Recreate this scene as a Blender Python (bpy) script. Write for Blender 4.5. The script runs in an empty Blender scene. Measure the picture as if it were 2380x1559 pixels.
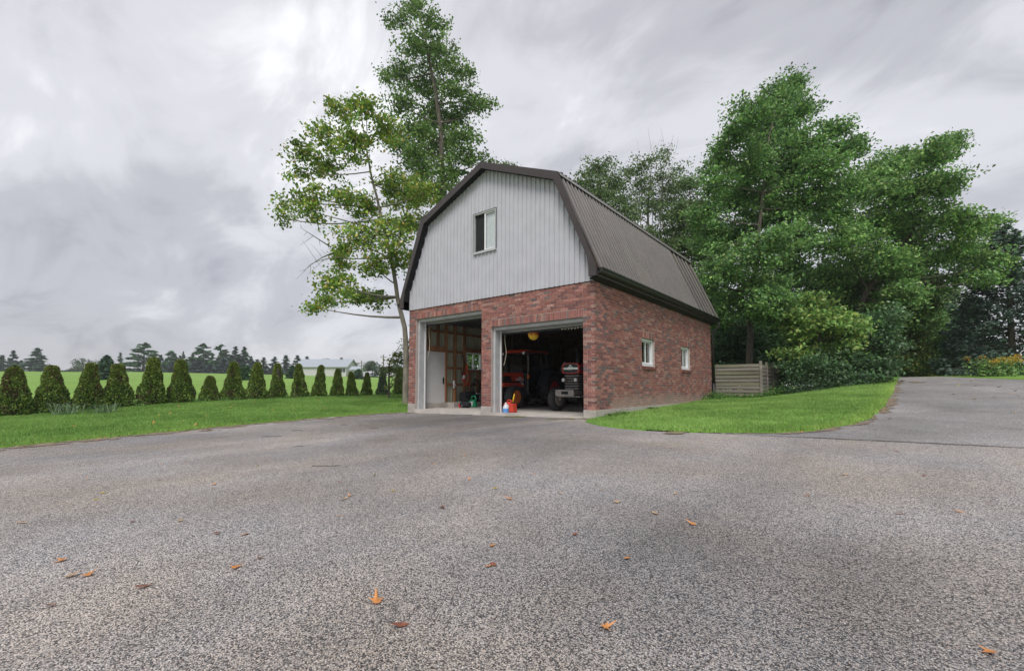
import bpy, bmesh, math, random
import numpy as np
from mathutils import Vector, Matrix

S = bpy.context.scene
R = math.radians
rng = np.random.default_rng(7)
random.seed(7)

# ------------------------------------------------------------------ camera
CAM = (4.878, -9.078, 0.525)
YAW = 0.6754
cd = bpy.data.cameras.new("camera")
cd.sensor_width = 36.0
cd.lens = 15.847
cd.shift_y = 0.02404
cd.clip_start = 0.05
cd.clip_end = 3000
cam = bpy.data.objects.new("camera", cd)
S.collection.objects.link(cam)
cam.location = CAM
cam.rotation_euler = (R(90) + 0.0591, 0, YAW)
S.camera = cam

# ------------------------------------------------------------------ sky: overcast cloud deck over a Nishita sky
SUN_EL, SUN_AZ = R(52), R(150)       # azimuth measured clockwise from +Y
W = bpy.data.worlds.new("World")
S.world = W
W.use_nodes = True
nt = W.node_tree
nt.nodes.clear()
N = nt.nodes.new
L = nt.links.new
out = N("ShaderNodeOutputWorld")
bg = N("ShaderNodeBackground")
L(bg.outputs[0], out.inputs[0])
sky = N("ShaderNodeTexSky")
sky.sky_type = 'NISHITA'
sky.sun_disc = False
sky.sun_elevation = SUN_EL
sky.sun_rotation = SUN_AZ
skm = N("ShaderNodeVectorMath"); skm.operation = 'SCALE'; skm.inputs[3].default_value = 0.1
L(sky.outputs[0], skm.inputs[0])
tc = N("ShaderNodeTexCoord")
sep = N("ShaderNodeSeparateXYZ")
L(tc.outputs['Generated'], sep.inputs[0])
zz = N("ShaderNodeMath"); zz.operation = 'ADD'; zz.inputs[1].default_value = 0.42; zz.use_clamp = False
zmx = N("ShaderNodeMath"); zmx.operation = 'MAXIMUM'; zmx.inputs[1].default_value = 0.0
L(sep.outputs[2], zmx.inputs[0]); L(zmx.outputs[0], zz.inputs[0])
dx = N("ShaderNodeMath"); dx.operation = 'DIVIDE'
dy = N("ShaderNodeMath"); dy.operation = 'DIVIDE'
L(sep.outputs[0], dx.inputs[0]); L(zz.outputs[0], dx.inputs[1])
L(sep.outputs[1], dy.inputs[0]); L(zz.outputs[0], dy.inputs[1])
cmb = N("ShaderNodeCombineXYZ")
L(dx.outputs[0], cmb.inputs[0]); L(dy.outputs[0], cmb.inputs[1])
mp = N("ShaderNodeMapping")
mp.inputs['Location'].default_value = (16.65, 10.63, 0)
mp.inputs['Rotation'].default_value = (0, 0, R(25))
mp.inputs['Scale'].default_value = (0.95, 1.5, 1)
L(cmb.outputs[0], mp.inputs[0])
n1 = N("ShaderNodeTexNoise"); n1.inputs['Scale'].default_value = 1.0; n1.inputs['Detail'].default_value = 6; n1.inputs['Roughness'].default_value = 0.48; n1.inputs['Distortion'].default_value = 0.35
L(mp.outputs[0], n1.inputs['Vector'])
n2 = N("ShaderNodeTexNoise"); n2.inputs['Scale'].default_value = 3.0; n2.inputs['Detail'].default_value = 10; n2.inputs['Roughness'].default_value = 0.58; n2.inputs['Distortion'].default_value = 0.6
L(mp.outputs[0], n2.inputs['Vector'])
mixn = N("ShaderNodeMix"); mixn.data_type = 'FLOAT'; mixn.inputs[0].default_value = 0.36
L(n1.outputs[0], mixn.inputs[2]); L(n2.outputs[0], mixn.inputs[3])
ramp = N("ShaderNodeValToRGB")
ramp.color_ramp.interpolation = 'EASE'
e = ramp.color_ramp.elements
e[0].position = 0.36; e[0].color = (0.225, 0.225, 0.25, 1)
e[1].position = 0.64; e[1].color = (0.62, 0.62, 0.64, 1)
m = e.new(0.45); m.color = (0.325, 0.325, 0.352, 1)
m = e.new(0.55); m.color = (0.445, 0.445, 0.47, 1)
L(mixn.outputs[0], ramp.inputs[0])
cov = N("ShaderNodeMix"); cov.data_type = 'RGBA'; cov.inputs[0].default_value = 0.93
L(skm.outputs[0], cov.inputs[6]); L(ramp.outputs[0], cov.inputs[7])
L(cov.outputs[2], bg.inputs[0])
bg.inputs[1].default_value = 1.0

sl = bpy.data.lights.new("sun", 'SUN')
sl.energy = 1.5
sl.angle = R(28)
sl.color = (1.0, 0.97, 0.93)
sun = bpy.data.objects.new("sun", sl)
S.collection.objects.link(sun)
d = Vector((math.sin(SUN_AZ) * math.cos(SUN_EL), math.cos(SUN_AZ) * math.cos(SUN_EL), math.sin(SUN_EL)))
sun.rotation_euler = (-d).to_track_quat('-Z', 'Y').to_euler()
sun.location = (0, -6, 30)

S.view_settings.view_transform = 'Standard'
S.view_settings.look = 'None'
S.view_settings.exposure = 0.85
S.view_settings.gamma = 1.0
S.view_settings.use_curve_mapping = False
S.render.engine = 'CYCLES'
S.cycles.max_bounces = 8
S.cycles.transparent_max_bounces = 12
S.cycles.use_denoising = True

COL = S.collection
ORG = {}

# ------------------------------------------------------------------ helpers
def sst(a, b, v):
    t = np.clip((np.asarray(v, float) - a) / (b - a), 0, 1)
    return t * t * (3 - 2 * t)

def HG(x, y):
    """height of the ground"""
    x = np.asarray(x, float); y = np.asarray(y, float)
    h = -.19 + .0145 * (np.clip(x, -7.5, 6) + .3) + .025 * np.clip(y, -14, 18)
    h = h + np.clip((-7.5 - x) / 8.4, 0, 1) * (.12 + .19 * sst(-8, -2.5, y) - .08 * sst(1, 5, y))
    h = h + .0325 * np.clip(-16.5 - x, 0, 118) - .03 * np.clip(-150 - x, 0, 200)
    h = h + .036 * np.clip(y - 1, 0, 17) * sst(1, 4.5, x)
    return h

def hg(x, y):
    return float(HG(x, y))

FW = Vector((-math.sin(YAW), math.cos(YAW)))
RT = Vector((math.cos(YAW), math.sin(YAW)))
def at(px, py, depth):
    """survey: bearing and elevation read off the photograph plus a distance -> a point of the place"""
    f = 1047.65
    a = (px - 1190) / f
    b = -(py - 779.5 - 57.22) / f
    c, s = math.cos(.0591), math.sin(.0591)
    fz = c - b * s
    u = s + b * c
    k = depth / fz
    q = FW * depth + RT * (a * k)
    return Vector((CAM[0] + q.x, CAM[1] + q.y, CAM[2] + u * k))

def tag(o, label=None, cat=None, group=None, kind=None):
    if label: o["label"] = label
    if cat: o["category"] = cat
    if group: o["group"] = group
    if kind: o["kind"] = kind
    return o

def thing(name, loc, label, cat, group=None):
    o = bpy.data.objects.new(name, None)
    o.empty_display_size = 0.2
    o.location = loc
    COL.objects.link(o)
    ORG[o] = Vector(loc)
    return tag(o, label, cat, group)

class MB:
    def __init__(s):
        s.v = []; s.f = []
    def add(s, vs, fs):
        n = len(s.v)
        s.v += [tuple(q) for q in vs]
        s.f += [tuple(i + n for i in q) for q in fs]
        return s
    def box(s, x0, x1, y0, y1, z0, z1):
        vs = [(x, y, z) for z in (z0, z1) for y in (y0, y1) for x in (x0, x1)]
        return s.add(vs, [(0, 2, 3, 1), (4, 5, 7, 6), (0, 1, 5, 4), (2, 6, 7, 3), (0, 4, 6, 2), (1, 3, 7, 5)])
    def hexa(s, b, t):
        """bottom 4 pts, top 4 pts (both counter-clockwise)"""
        return s.add(list(b) + list(t), [(3, 2, 1, 0), (4, 5, 6, 7), (0, 1, 5, 4), (1, 2, 6, 5), (2, 3, 7, 6), (3, 0, 4, 7)])
    def beam(s, a, b, w, h=None):
        h = h or w
        a = Vector(a); b = Vector(b); d = (b - a).normalized()
        up = Vector((0, 0, 1)) if abs(d.z) < .95 else Vector((0, 1, 0))
        r = d.cross(up).normalized(); u = r.cross(d)
        q = [(-1, -1), (1, -1), (1, 1), (-1, 1)]
        return s.hexa([a + r * (i * w / 2) + u * (j * h / 2) for i, j in q], [b + r * (i * w / 2) + u * (j * h / 2) for i, j in q])
    def tube(s, pts, rad, n=8, cap=True):
        pts = [Vector(q) for q in pts]
        if not hasattr(rad, '__len__'): rad = [rad] * len(pts)
        base = len(s.v)
        prev = None
        for i, q in enumerate(pts):
            d = (pts[min(i + 1, len(pts) - 1)] - pts[max(i - 1, 0)])
            if d.length < 1e-9: d = Vector((0, 0, 1))
            d.normalize()
            if prev is None:
                up = Vector((0, 0, 1)) if abs(d.z) < .9 else Vector((1, 0, 0))
                r = d.cross(up).normalized()
            else:
                r = (prev - d * prev.dot(d)).normalized()
            prev = r
            u = d.cross(r)
            for k in range(n):
                a = 2 * math.pi * k / n
                s.v.append(tuple(q + (r * math.cos(a) + u * math.sin(a)) * rad[i]))
        for i in range(len(pts) - 1):
            for k in range(n):
                a = base + i * n + k; b = base + i * n + (k + 1) % n
                s.f.append((a, b, b + n, a + n))
        if cap:
            s.f.append(tuple(base + k for k in range(n))[::-1])
            s.f.append(tuple(base + (len(pts) - 1) * n + k for k in range(n)))
        return s
    def lathe(s, prof, o, axis='x', n=32, close=False):
        """prof: list of (radius, offset along the axis)"""
        o = Vector(o); base = len(s.v)
        for (r, t) in prof:
            for k in range(n):
                a = 2 * math.pi * k / n
                c, d = r * math.cos(a), r * math.sin(a)
                p = {'x': (t, c, d), 'y': (c, t, d), 'z': (c, d, t)}[axis]
                s.v.append(tuple(o + Vector(p)))
        m = len(prof)
        for i in range(m if close else m - 1):
            for k in range(n):
                a = base + i * n + k; b = base + i * n + (k + 1) % n
                j = ((i + 1) % m - i) * n
                s.f.append((a, b, b + j, a + j))
        if not close:
            s.f.append(tuple(base + k for k in range(n)))
            s.f.append(tuple(base + (m - 1) * n + k for k in range(n)))
        return s
    def prism(s, poly, axis, a, b):
        """poly in the two other axes (x: y,z; y: x,z; z: x,y)"""
        def P(q, t):
            return {'x': (t, q[0], q[1]), 'y': (q[0], t, q[1]), 'z': (q[0], q[1], t)}[axis]
        n = len(poly)
        vs = [P(q, a) for q in poly] + [P(q, b) for q in poly]
        fs = [tuple(range(n)), tuple(range(2 * n - 1, n - 1, -1))]
        fs += [(i, (i + 1) % n, (i + 1) % n + n, i + n) for i in range(n)]
        return s.add(vs, fs)
    def build(s, name, mat, parent=None, smooth=False, bevel=0, fix=True):
        me = bpy.data.meshes.new(name)
        off = ORG.get(parent, Vector((0, 0, 0))) if parent else Vector((0, 0, 0))
        me.from_pydata([tuple(Vector(q) - off) for q in s.v], [], s.f)
        if fix:
            bm = bmesh.new(); bm.from_mesh(me)
            bmesh.ops.recalc_face_normals(bm, faces=bm.faces)
            bm.to_mesh(me); bm.free()
        me.materials.append(mat)
        if smooth:
            me.polygons.foreach_set('use_smooth', [True] * len(me.polygons))
        o = bpy.data.objects.new(name, me)
        COL.objects.link(o)
        if parent:
            o.parent = parent
            ORG[o] = off
        if bevel:
            md = o.modifiers.new("bevel", 'BEVEL'); md.width = bevel; md.segments = 2; md.limit_method = 'ANGLE'
        return o

def npmesh(name, co, nper, mat, parent=None, col=None, smooth=False):
    """mesh of separate n-gons from an array (k*nper,3), optional colour per vertex"""
    co = np.ascontiguousarray(co, dtype=np.float32)
    if parent is not None:
        co = co - np.array(ORG.get(parent, Vector((0, 0, 0))), dtype=np.float32)
    nv = len(co); nf = nv // nper
    me = bpy.data.meshes.new(name)
    me.vertices.add(nv); me.vertices.foreach_set('co', co.ravel())
    me.loops.add(nv); me.loops.foreach_set('vertex_index', np.arange(nv, dtype=np.int32))
    me.polygons.add(nf); me.polygons.foreach_set('loop_start', np.arange(0, nv, nper, dtype=np.int32))
    if col is not None:
        a = me.attributes.new('col', 'FLOAT_COLOR', 'POINT')
        c = np.ones((nv, 4), dtype=np.float32); c[:, :3] = col
        a.data.foreach_set('color', c.ravel())
    me.materials.append(mat)
    me.update(calc_edges=True)
    if smooth:
        me.polygons.foreach_set('use_smooth', np.ones(nf, dtype=bool))
    o = bpy.data.objects.new(name, me)
    COL.objects.link(o)
    if parent is not None:
        o.parent = parent; ORG[o] = ORG.get(parent, Vector((0, 0, 0)))
    return o

def nmat(name):
    m = bpy.data.materials.new(name); m.use_nodes = True
    t = m.node_tree; b = t.nodes['Principled BSDF']
    return m, t, b, t.nodes.new, t.links.new

def mat(name, c, rough=.6, metal=0.0, var=.18, vs=6.0, bump=.0, bs=60.0, c2=None, c2amt=.5, spec=.5, stretch=(1, 1, 1)):
    m, t, b, n, l = nmat(name)
    tcn = n("ShaderNodeTexCoord"); mpn = n("ShaderNodeMapping"); mpn.inputs['Scale'].default_value = stretch
    l(tcn.outputs['Object'], mpn.inputs[0])
    no = n("ShaderNodeTexNoise"); no.inputs['Scale'].default_value = vs; no.inputs['Detail'].default_value = 6
    l(mpn.outputs[0], no.inputs['Vector'])
    rp = n("ShaderNodeValToRGB")
    lo = [max(0, q * (1 - var)) for q in c[:3]]; hi = [min(1, q * (1 + var)) for q in c[:3]]
    rp.color_ramp.elements[0].position = .3; rp.color_ramp.elements[0].color = (*lo, 1)
    rp.color_ramp.elements[1].position = .7; rp.color_ramp.elements[1].color = (*hi, 1)
    l(no.outputs[0], rp.inputs[0])
    src = rp.outputs[0]
    if c2 is not None:
        n2_ = n("ShaderNodeTexNoise"); n2_.inputs['Scale'].default_value = vs * .37; n2_.inputs['Detail'].default_value = 8; n2_.inputs['Roughness'].default_value = .65
        l(mpn.outputs[0], n2_.inputs['Vector'])
        r2 = n("ShaderNodeValToRGB"); r2.color_ramp.elements[0].position = .5 - .0; r2.color_ramp.elements[1].position = .72
        r2.color_ramp.elements[1].color = (c2amt, c2amt, c2amt, 1)
        l(n2_.outputs[0], r2.inputs[0])
        mx = n("ShaderNodeMix"); mx.data_type = 'RGBA'
        l(r2.outputs[0], mx.inputs[0]); l(src, mx.inputs[6]); mx.inputs[7].default_value = (*c2, 1)
        src = mx.outputs[2]
    l(src, b.inputs['Base Color'])
    b.inputs['Roughness'].default_value = rough
    b.inputs['Metallic'].default_value = metal
    b.inputs['Specular IOR Level'].default_value = spec
    if bump:
        nb = n("ShaderNodeTexNoise"); nb.inputs['Scale'].default_value = bs; nb.inputs['Detail'].default_value = 4
        l(mpn.outputs[0], nb.inputs['Vector'])
        bp = n("ShaderNodeBump"); bp.inputs['Strength'].default_value = bump; bp.inputs['Distance'].default_value = .01
        l(nb.outputs[0], bp.inputs['Height']); l(bp.outputs[0], b.inputs['Normal'])
    return m

def attrmat(name, rough=.55, transl=.0, bump=0, bs=80, spec=.4, ns=30, amp=.2):
    """colour from the mesh attribute 'col' with fine noise"""
    m, t, b, n, l = nmat(name)
    at_ = n("ShaderNodeAttribute"); at_.attribute_name = 'col'
    tcn = n("ShaderNodeTexCoord")
    no = n("ShaderNodeTexNoise"); no.inputs['Scale'].default_value = ns; no.inputs['Detail'].default_value = 5
    l(tcn.outputs['Object'], no.inputs['Vector'])
    mr = n("ShaderNodeMapRange"); mr.inputs[1].default_value = .3; mr.inputs[2].default_value = .7; mr.inputs[3].default_value = 1 - amp; mr.inputs[4].default_value = 1 + amp
    l(no.outputs[0], mr.inputs[0])
    vm = n("ShaderNodeVectorMath"); vm.operation = 'SCALE'
    l(at_.outputs['Color'], vm.inputs[0]); l(mr.outputs[0], vm.inputs[3])
    l(vm.outputs[0], b.inputs['Base Color'])
    b.inputs['Roughness'].default_value = rough
    b.inputs['Specular IOR Level'].default_value = spec
    if bump:
        nb = n("ShaderNodeTexNoise"); nb.inputs['Scale'].default_value = bs; nb.inputs['Detail'].default_value = 5
        l(tcn.outputs['Object'], nb.inputs['Vector'])
        bp = n("ShaderNodeBump"); bp.inputs['Strength'].default_value = bump; bp.inputs['Distance'].default_value = .008
        l(nb.outputs[0], bp.inputs['Height']); l(bp.outputs[0], b.inputs['Normal'])
    if transl:
        tr = n("ShaderNodeBsdfTranslucent"); ms = n("ShaderNodeMixShader"); ms.inputs[0].default_value = transl
        l(vm.outputs[0], tr.inputs[0])
        o_ = t.nodes['Material Output']
        l(b.outputs[0], ms.inputs[1]); l(tr.outputs[0], ms.inputs[2]); l(ms.outputs[0], o_.inputs[0])
    return m

def glassmat(name, tint=(.94, .96, .955), refl=.06):
    m, t, b, n, l = nmat(name)
    t.nodes.remove(b)
    g = n("ShaderNodeBsdfGlossy"); g.inputs['Roughness'].default_value = .03
    tr = n("ShaderNodeBsdfTransparent"); tr.inputs[0].default_value = (*tint, 1)
    lw = n("ShaderNodeLayerWeight"); lw.inputs[0].default_value = .5
    fr = n("ShaderNodeMath"); fr.operation = 'POWER'; fr.inputs[1].default_value = 4.0
    l(lw.outputs['Facing'], fr.inputs[0])
    ad = n("ShaderNodeMath"); ad.operation = 'ADD'; ad.inputs[1].default_value = refl; ad.use_clamp = True
    l(fr.outputs[0], ad.inputs[0])
    ms = n("ShaderNodeMixShader")
    l(ad.outputs[0], ms.inputs[0]); l(tr.outputs[0], ms.inputs[1]); l(g.outputs[0], ms.inputs[2])
    l(ms.outputs[0], t.nodes['Material Output'].inputs[0])
    return m

# ------------------------------------------------------------------ materials
def grass_mat(name, a, b_, c_, sc):
    m, t, b, n, l = nmat(name)
    tcn = n("ShaderNodeTexCoord")
    no = n("ShaderNodeTexNoise"); no.inputs['Scale'].default_value = sc; no.inputs['Detail'].default_value = 8; no.inputs['Roughness'].default_value = .65
    l(tcn.outputs['Object'], no.inputs['Vector'])
    rp = n("ShaderNodeValToRGB"); e = rp.color_ramp.elements
    e[0].position = .3; e[0].color = (*a, 1); e[1].position = .7; e[1].color = (*c_, 1)
    k = e.new(.5); k.color = (*b_, 1)
    l(no.outputs[0], rp.inputs[0]); l(rp.outputs[0], b.inputs['Base Color'])
    b.inputs['Roughness'].default_value = .85; b.inputs['Specular IOR Level'].default_value = .2
    n3 = n("ShaderNodeTexNoise"); n3.inputs['Scale'].default_value = 45; n3.inputs['Detail'].default_value = 4
    l(tcn.outputs['Object'], n3.inputs['Vector'])
    bp = n("ShaderNodeBump"); bp.inputs['Strength'].default_value = .6; bp.inputs['Distance'].default_value = .04
    l(n3.outputs[0], bp.inputs['Height']); l(bp.outputs[0], b.inputs['Normal'])
    return m
M = {}
M['field'] = grass_mat('field_grass', (.15, .27, .05), (.185, .32, .06), (.23, .36, .08), .35)
M['lawn'] = grass_mat('lawn_soil_grass', (.09, .20, .028), (.12, .26, .036), (.16, .30, .046), 1.6)
M['blade'] = attrmat('grass_blade', .6, .3)
M['leaf'] = attrmat('tree_leaf', .5, .3)
M['needle'] = attrmat('conifer_needle', .6, .12)
M['bark'] = mat('bark', (.105, .085, .07), .95, var=.45, vs=14, bump=.8, bs=40, stretch=(1, 1, .25), c2=(.17, .17, .12), c2amt=.6)
M['barkpale'] = mat('bark_pale', (.20, .175, .145), .95, var=.4, vs=10, bump=.8, bs=35, stretch=(1, 1, .25), c2=(.17, .19, .10), c2amt=.6)

def asphalt_mat(name, scale, dark, lite, warm, cap, stain=False, lo=.74):
    m, t, b, n, l = nmat(name)
    tcn = n("ShaderNodeTexCoord")
    # warp the coordinates a little so that the chips are not a regular net
    wn = n("ShaderNodeTexNoise"); wn.inputs['Scale'].default_value = 160; wn.inputs['Detail'].default_value = 2
    l(tcn.outputs['Object'], wn.inputs['Vector'])
    wv = n("ShaderNodeVectorMath"); wv.operation = 'SCALE'; wv.inputs[3].default_value = .006
    l(wn.outputs['Color'], wv.inputs[0])
    av = n("ShaderNodeVectorMath"); av.operation = 'ADD'
    l(tcn.outputs['Object'], av.inputs[0]); l(wv.outputs[0], av.inputs[1])
    vo = n("ShaderNodeTexVoronoi"); vo.inputs['Scale'].default_value = scale; vo.inputs['Randomness'].default_value = 1.0
    l(av.outputs[0], vo.inputs['Vector'])
    sx = n("ShaderNodeSeparateColor"); l(vo.outputs['Color'], sx.inputs[0])
    rp = n("ShaderNodeValToRGB"); e = rp.color_ramp.elements
    e[0].position = 0; e[0].color = (dark * .75, dark * .76, dark * .80, 1)
    e[1].position = 1; e[1].color = (lite * 1.25, lite * 1.17, lite * 1.08, 1)
    for p, q in ((.25, (dark * 1.5, dark * 1.5, dark * 1.56)), (.5, (lite * .75, lite * .74, lite * .75)), (.72, (lite * .95, lite * .86, lite * .78)), (.86, (lite, lite, lite * 1.02))):
        k = e.new(p); k.color = (*q, 1)
    l(sx.outputs[0], rp.inputs[0])
    # dark binder between the chips
    dm = n("ShaderNodeMapRange"); dm.inputs[1].default_value = .35; dm.inputs[2].default_value = .8; dm.inputs[3].default_value = 1; dm.inputs[4].default_value = .22
    l(vo.outputs['Distance'], dm.inputs[0])
    v1 = n("ShaderNodeVectorMath"); v1.operation = 'SCALE'
    l(rp.outputs[0], v1.inputs[0]); l(dm.outputs[0], v1.inputs[3])
    # broad worn and damp patches
    bn = n("ShaderNodeTexNoise"); bn.inputs['Scale'].default_value = .45; bn.inputs['Detail'].default_value = 7; bn.inputs['Roughness'].default_value = .6
    l(tcn.outputs['Object'], bn.inputs['Vector'])
    bm_ = n("ShaderNodeMapRange"); bm_.inputs[1].default_value = .32; bm_.inputs[2].default_value = .68; bm_.inputs[3].default_value = lo; bm_.inputs[4].default_value = 1.14
    l(bn.outputs[0], bm_.inputs[0])
    v2 = n("ShaderNodeVectorMath"); v2.operation = 'SCALE'
    l(v1.outputs[0], v2.inputs[0]); l(bm_.outputs[0], v2.inputs[3])
    wn2 = n("ShaderNodeTexNoise"); wn2.inputs['Scale'].default_value = .8; wn2.inputs['Detail'].default_value = 4
    l(tcn.outputs['Object'], wn2.inputs['Vector'])
    wr = n("ShaderNodeValToRGB"); wr.color_ramp.elements[0].position = .35; wr.color_ramp.elements[1].position = .7
    wr.color_ramp.elements[0].color = (1.0, .985, 1.0, 1); wr.color_ramp.elements[1].color = (1 + warm, 1, 1 - warm, 1)
    l(wn2.outputs[0], wr.inputs[0])
    v3 = n("ShaderNodeVectorMath"); v3.operation = 'MULTIPLY'
    l(v2.outputs[0], v3.inputs[0]); l(wr.outputs[0], v3.inputs[1])
    src_ = v3.outputs[0]
    if stain:
        tm_ = n("ShaderNodeMapping"); tm_.inputs['Rotation'].default_value = (0, 0, R(-38)); tm_.inputs['Scale'].default_value = (1.5, .16, 1)
        l(tcn.outputs['Object'], tm_.inputs[0])
        tn_ = n("ShaderNodeTexNoise"); tn_.inputs['Scale'].default_value = 1.0; tn_.inputs['Detail'].default_value = 5; tn_.inputs['Roughness'].default_value = .6
        l(tm_.outputs[0], tn_.inputs['Vector'])
        tr_ = n("ShaderNodeMapRange"); tr_.inputs[1].default_value = .35; tr_.inputs[2].default_value = .65; tr_.inputs[3].default_value = .86; tr_.inputs[4].default_value = 1.08
        l(tn_.outputs[0], tr_.inputs[0])
        v5_ = n("ShaderNodeVectorMath"); v5_.operation = 'SCALE'; l(src_, v5_.inputs[0]); l(tr_.outputs[0], v5_.inputs[3]); src_ = v5_.outputs[0]
        ns_ = n("ShaderNodeTexNoise"); ns_.inputs['Scale'].default_value = 1.3; ns_.inputs['Detail'].default_value = 7; ns_.inputs['Roughness'].default_value = .62
        l(tcn.outputs['Object'], ns_.inputs['Vector'])
        for (ce_, sc_, dk_) in (((-3.0, -2.0, 0), (.23, .36, 0), .52), ((4.35, -6.9, 0), (.75, .55, 0), .70), ((1.2, -4.4, 0), (.45, .7, 0), .78), ((-5.6, -7.0, 0), (.4, .4, 0), .74)):
            sv_ = n("ShaderNodeVectorMath"); sv_.operation = 'SUBTRACT'; sv_.inputs[1].default_value = ce_
            l(tcn.outputs['Object'], sv_.inputs[0])
            s2_ = n("ShaderNodeVectorMath"); s2_.operation = 'MULTIPLY'; s2_.inputs[1].default_value = sc_
            l(sv_.outputs[0], s2_.inputs[0])
            ln_ = n("ShaderNodeVectorMath"); ln_.operation = 'LENGTH'; l(s2_.outputs[0], ln_.inputs[0])
            ad_ = n("ShaderNodeMath"); ad_.operation = 'ADD'; l(ln_.outputs['Value'], ad_.inputs[0]); l(ns_.outputs[0], ad_.inputs[1])
            mr_ = n("ShaderNodeMapRange"); mr_.inputs[1].default_value = .75; mr_.inputs[2].default_value = 1.7; mr_.inputs[3].default_value = dk_; mr_.inputs[4].default_value = 1.0
            l(ad_.outputs[0], mr_.inputs[0])
            v4_ = n("ShaderNodeVectorMath"); v4_.operation = 'SCALE'; l(src_, v4_.inputs[0]); l(mr_.outputs[0], v4_.inputs[3])
            src_ = v4_.outputs[0]
    l(src_, b.inputs['Base Color'])
    b.inputs['Roughness'].default_value = .82
    b.inputs['Specular IOR Level'].default_value = .35
    bp = n("ShaderNodeBump"); bp.inputs['Strength'].default_value = cap; bp.inputs['Distance'].default_value = .006
    iv = n("ShaderNodeMath"); iv.operation = 'SUBTRACT'; iv.inputs[0].default_value = 1
    l(vo.outputs['Distance'], iv.inputs[1])
    l(iv.outputs[0], bp.inputs['Height']); l(bp.outputs[0], b.inputs['Normal'])
    return m
M['asphalt'] = asphalt_mat('chip_asphalt', 185, .125, .72, .10, .8, True, .72)
M['road'] = asphalt_mat('road_asphalt', 120, .20, .56, .03, .8, False, .62)
M['chip'] = attrmat('stone_chip', .8, 0, .3, 300)
M['soil'] = mat('edge_soil', (.20, .15, .11), .95, var=.5, vs=14, bump=.8, bs=50, c2=(.17, .19, .05), c2amt=.9)
M['moss'] = mat('edge_moss', (.17, .16, .045), .95, var=.5, vs=14, bump=.9, bs=70, c2=(.17, .15, .13), c2amt=.9)
M['concrete'] = mat('concrete', (.42, .385, .35), .9, var=.14, vs=5, bump=.4, bs=45, c2=(.25, .23, .2), c2amt=.5)
M['floor'] = mat('slab_concrete', (.50, .46, .42), .8, var=.15, vs=2.5, bump=.2, bs=40, c2=(.22, .2, .18), c2amt=.6)
M['brick'] = attrmat('clay_brick', .9, 0, .7, 130, .3, 75, .55)
M['mortar'] = mat('mortar', (.46, .38, .345), .95, var=.15, vs=30, bump=.5, bs=120)
M['siding'] = mat('grey_steel_siding', (.485, .485, .525), .5, var=.05, vs=3, c2=(.47, .47, .49), c2amt=.25)
M['roof'] = mat('brown_steel_roof', (.105, .093, .088), .42, .25, var=.16, vs=2.2, c2=(.17, .165, .09), c2amt=.5, bump=.05, bs=50, stretch=(1, 1, .4))
M['roofdirtshade'] = mat('grimy_shaded_roof_pan', (.018, .016, .015), .6, .1, var=.3, vs=3, c2=(.12, .12, .05), c2amt=.6, stretch=(1, 1, .4))  # grime plus the shade beside each rib, painted as dark strips
M['roofrib'] = mat('lit_roof_rib', (.24, .22, .208), .4, .2, var=.15, vs=3)  # light on the rib tops painted in as a paler colour
M['trim'] = mat('brown_trim', (.052, .041, .040), .42, .1, var=.1, vs=4)
M['gutter'] = mat('dark_gutter', (.017, .014, .0135), .35, .1, var=.15, vs=4)
M['flash'] = mat('grey_flashing', (.28, .27, .26), .45, .4, var=.15, vs=5)
M['white'] = mat('white_vinyl', (.72, .73, .74), .4, var=.05)
M['jamb'] = mat('grey_jamb', (.44, .45, .46), .5, var=.12, vs=5, c2=(.28, .28, .27), c2amt=.4)
M['glass'] = glassmat('window_glass')
M['cabglass'] = glassmat('cab_glass', (.80, .84, .85), .04)
M['screen_soffit_shade'] = mat('insect_screen', (.008, .008, .009), .8)  # screen mesh; the same near-black paints shade on the soffits
M['stud'] = mat('stud_wood', (.27, .125, .055), .85, var=.4, vs=6, bump=.3, bs=60, stretch=(1, 1, .15))
M['loft'] = mat('loft_boards_dim_wall', (.10, .065, .04), .9, var=.3, vs=4)  # loft boards; also paints shade on the inner end of the left wall
M['sheet'] = mat('olive_steel_sheet', (.40, .42, .33), .5, .1, var=.15, vs=4)
M['doorwhite'] = mat('white_door', (.60, .60, .60), .5, var=.04, vs=3)
M['black'] = mat('black_plastic', (.012, .012, .014), .5, var=.3)
M['blackcloth'] = mat('black_cloth', (.013, .013, .017), .85, var=.4, bump=.4, bs=40)
M['rubber'] = mat('tyre_rubber', (.034, .034, .037), .8, var=.3, vs=9, bump=.2, bs=60, c2=(.06, .055, .05), c2amt=.4)
M['orange'] = mat('orange_paint', (.58, .055, .025), .35, var=.12, vs=4)
M['rimorange'] = mat('orange_rim', (.80, .20, .055), .45, var=.15, vs=8, c2=(.4, .12, .05), c2amt=.3)
M['red'] = mat('red_paint', (.50, .022, .028), .35, var=.15, vs=5)
M['darkmetal'] = mat('dark_metal', (.032, .036, .045), .5, .3, var=.3)
M['steel'] = mat('worn_grey_steel', (.24, .225, .21), .6, .2, var=.3, vs=9, bump=.2, bs=60, c2=(.22, .12, .07), c2amt=.5)
M['chrome'] = mat('bright_metal', (.62, .63, .64), .25, .8, var=.1)
M['lens'] = mat('lamp_lens', (.75, .78, .8), .15, var=.06)
M['amber'] = mat('amber_lens', (.75, .17, .02), .3)
M['canred'] = mat('red_can_plastic', (.55, .055, .03), .5, var=.15, bump=.2, bs=40)
M['yellow'] = mat('yellow_plastic', (.70, .45, .02), .5)
M['jug'] = mat('milky_plastic', (.62, .66, .70), .4, var=.08)
M['juglabel'] = mat('blue_label', (.10, .28, .62), .5, var=.25, vs=30)
M['green'] = mat('green_plastic', (.02, .30, .13), .45, var=.12)
M['extred'] = mat('extinguisher_red', (.60, .03, .03), .35)
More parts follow.
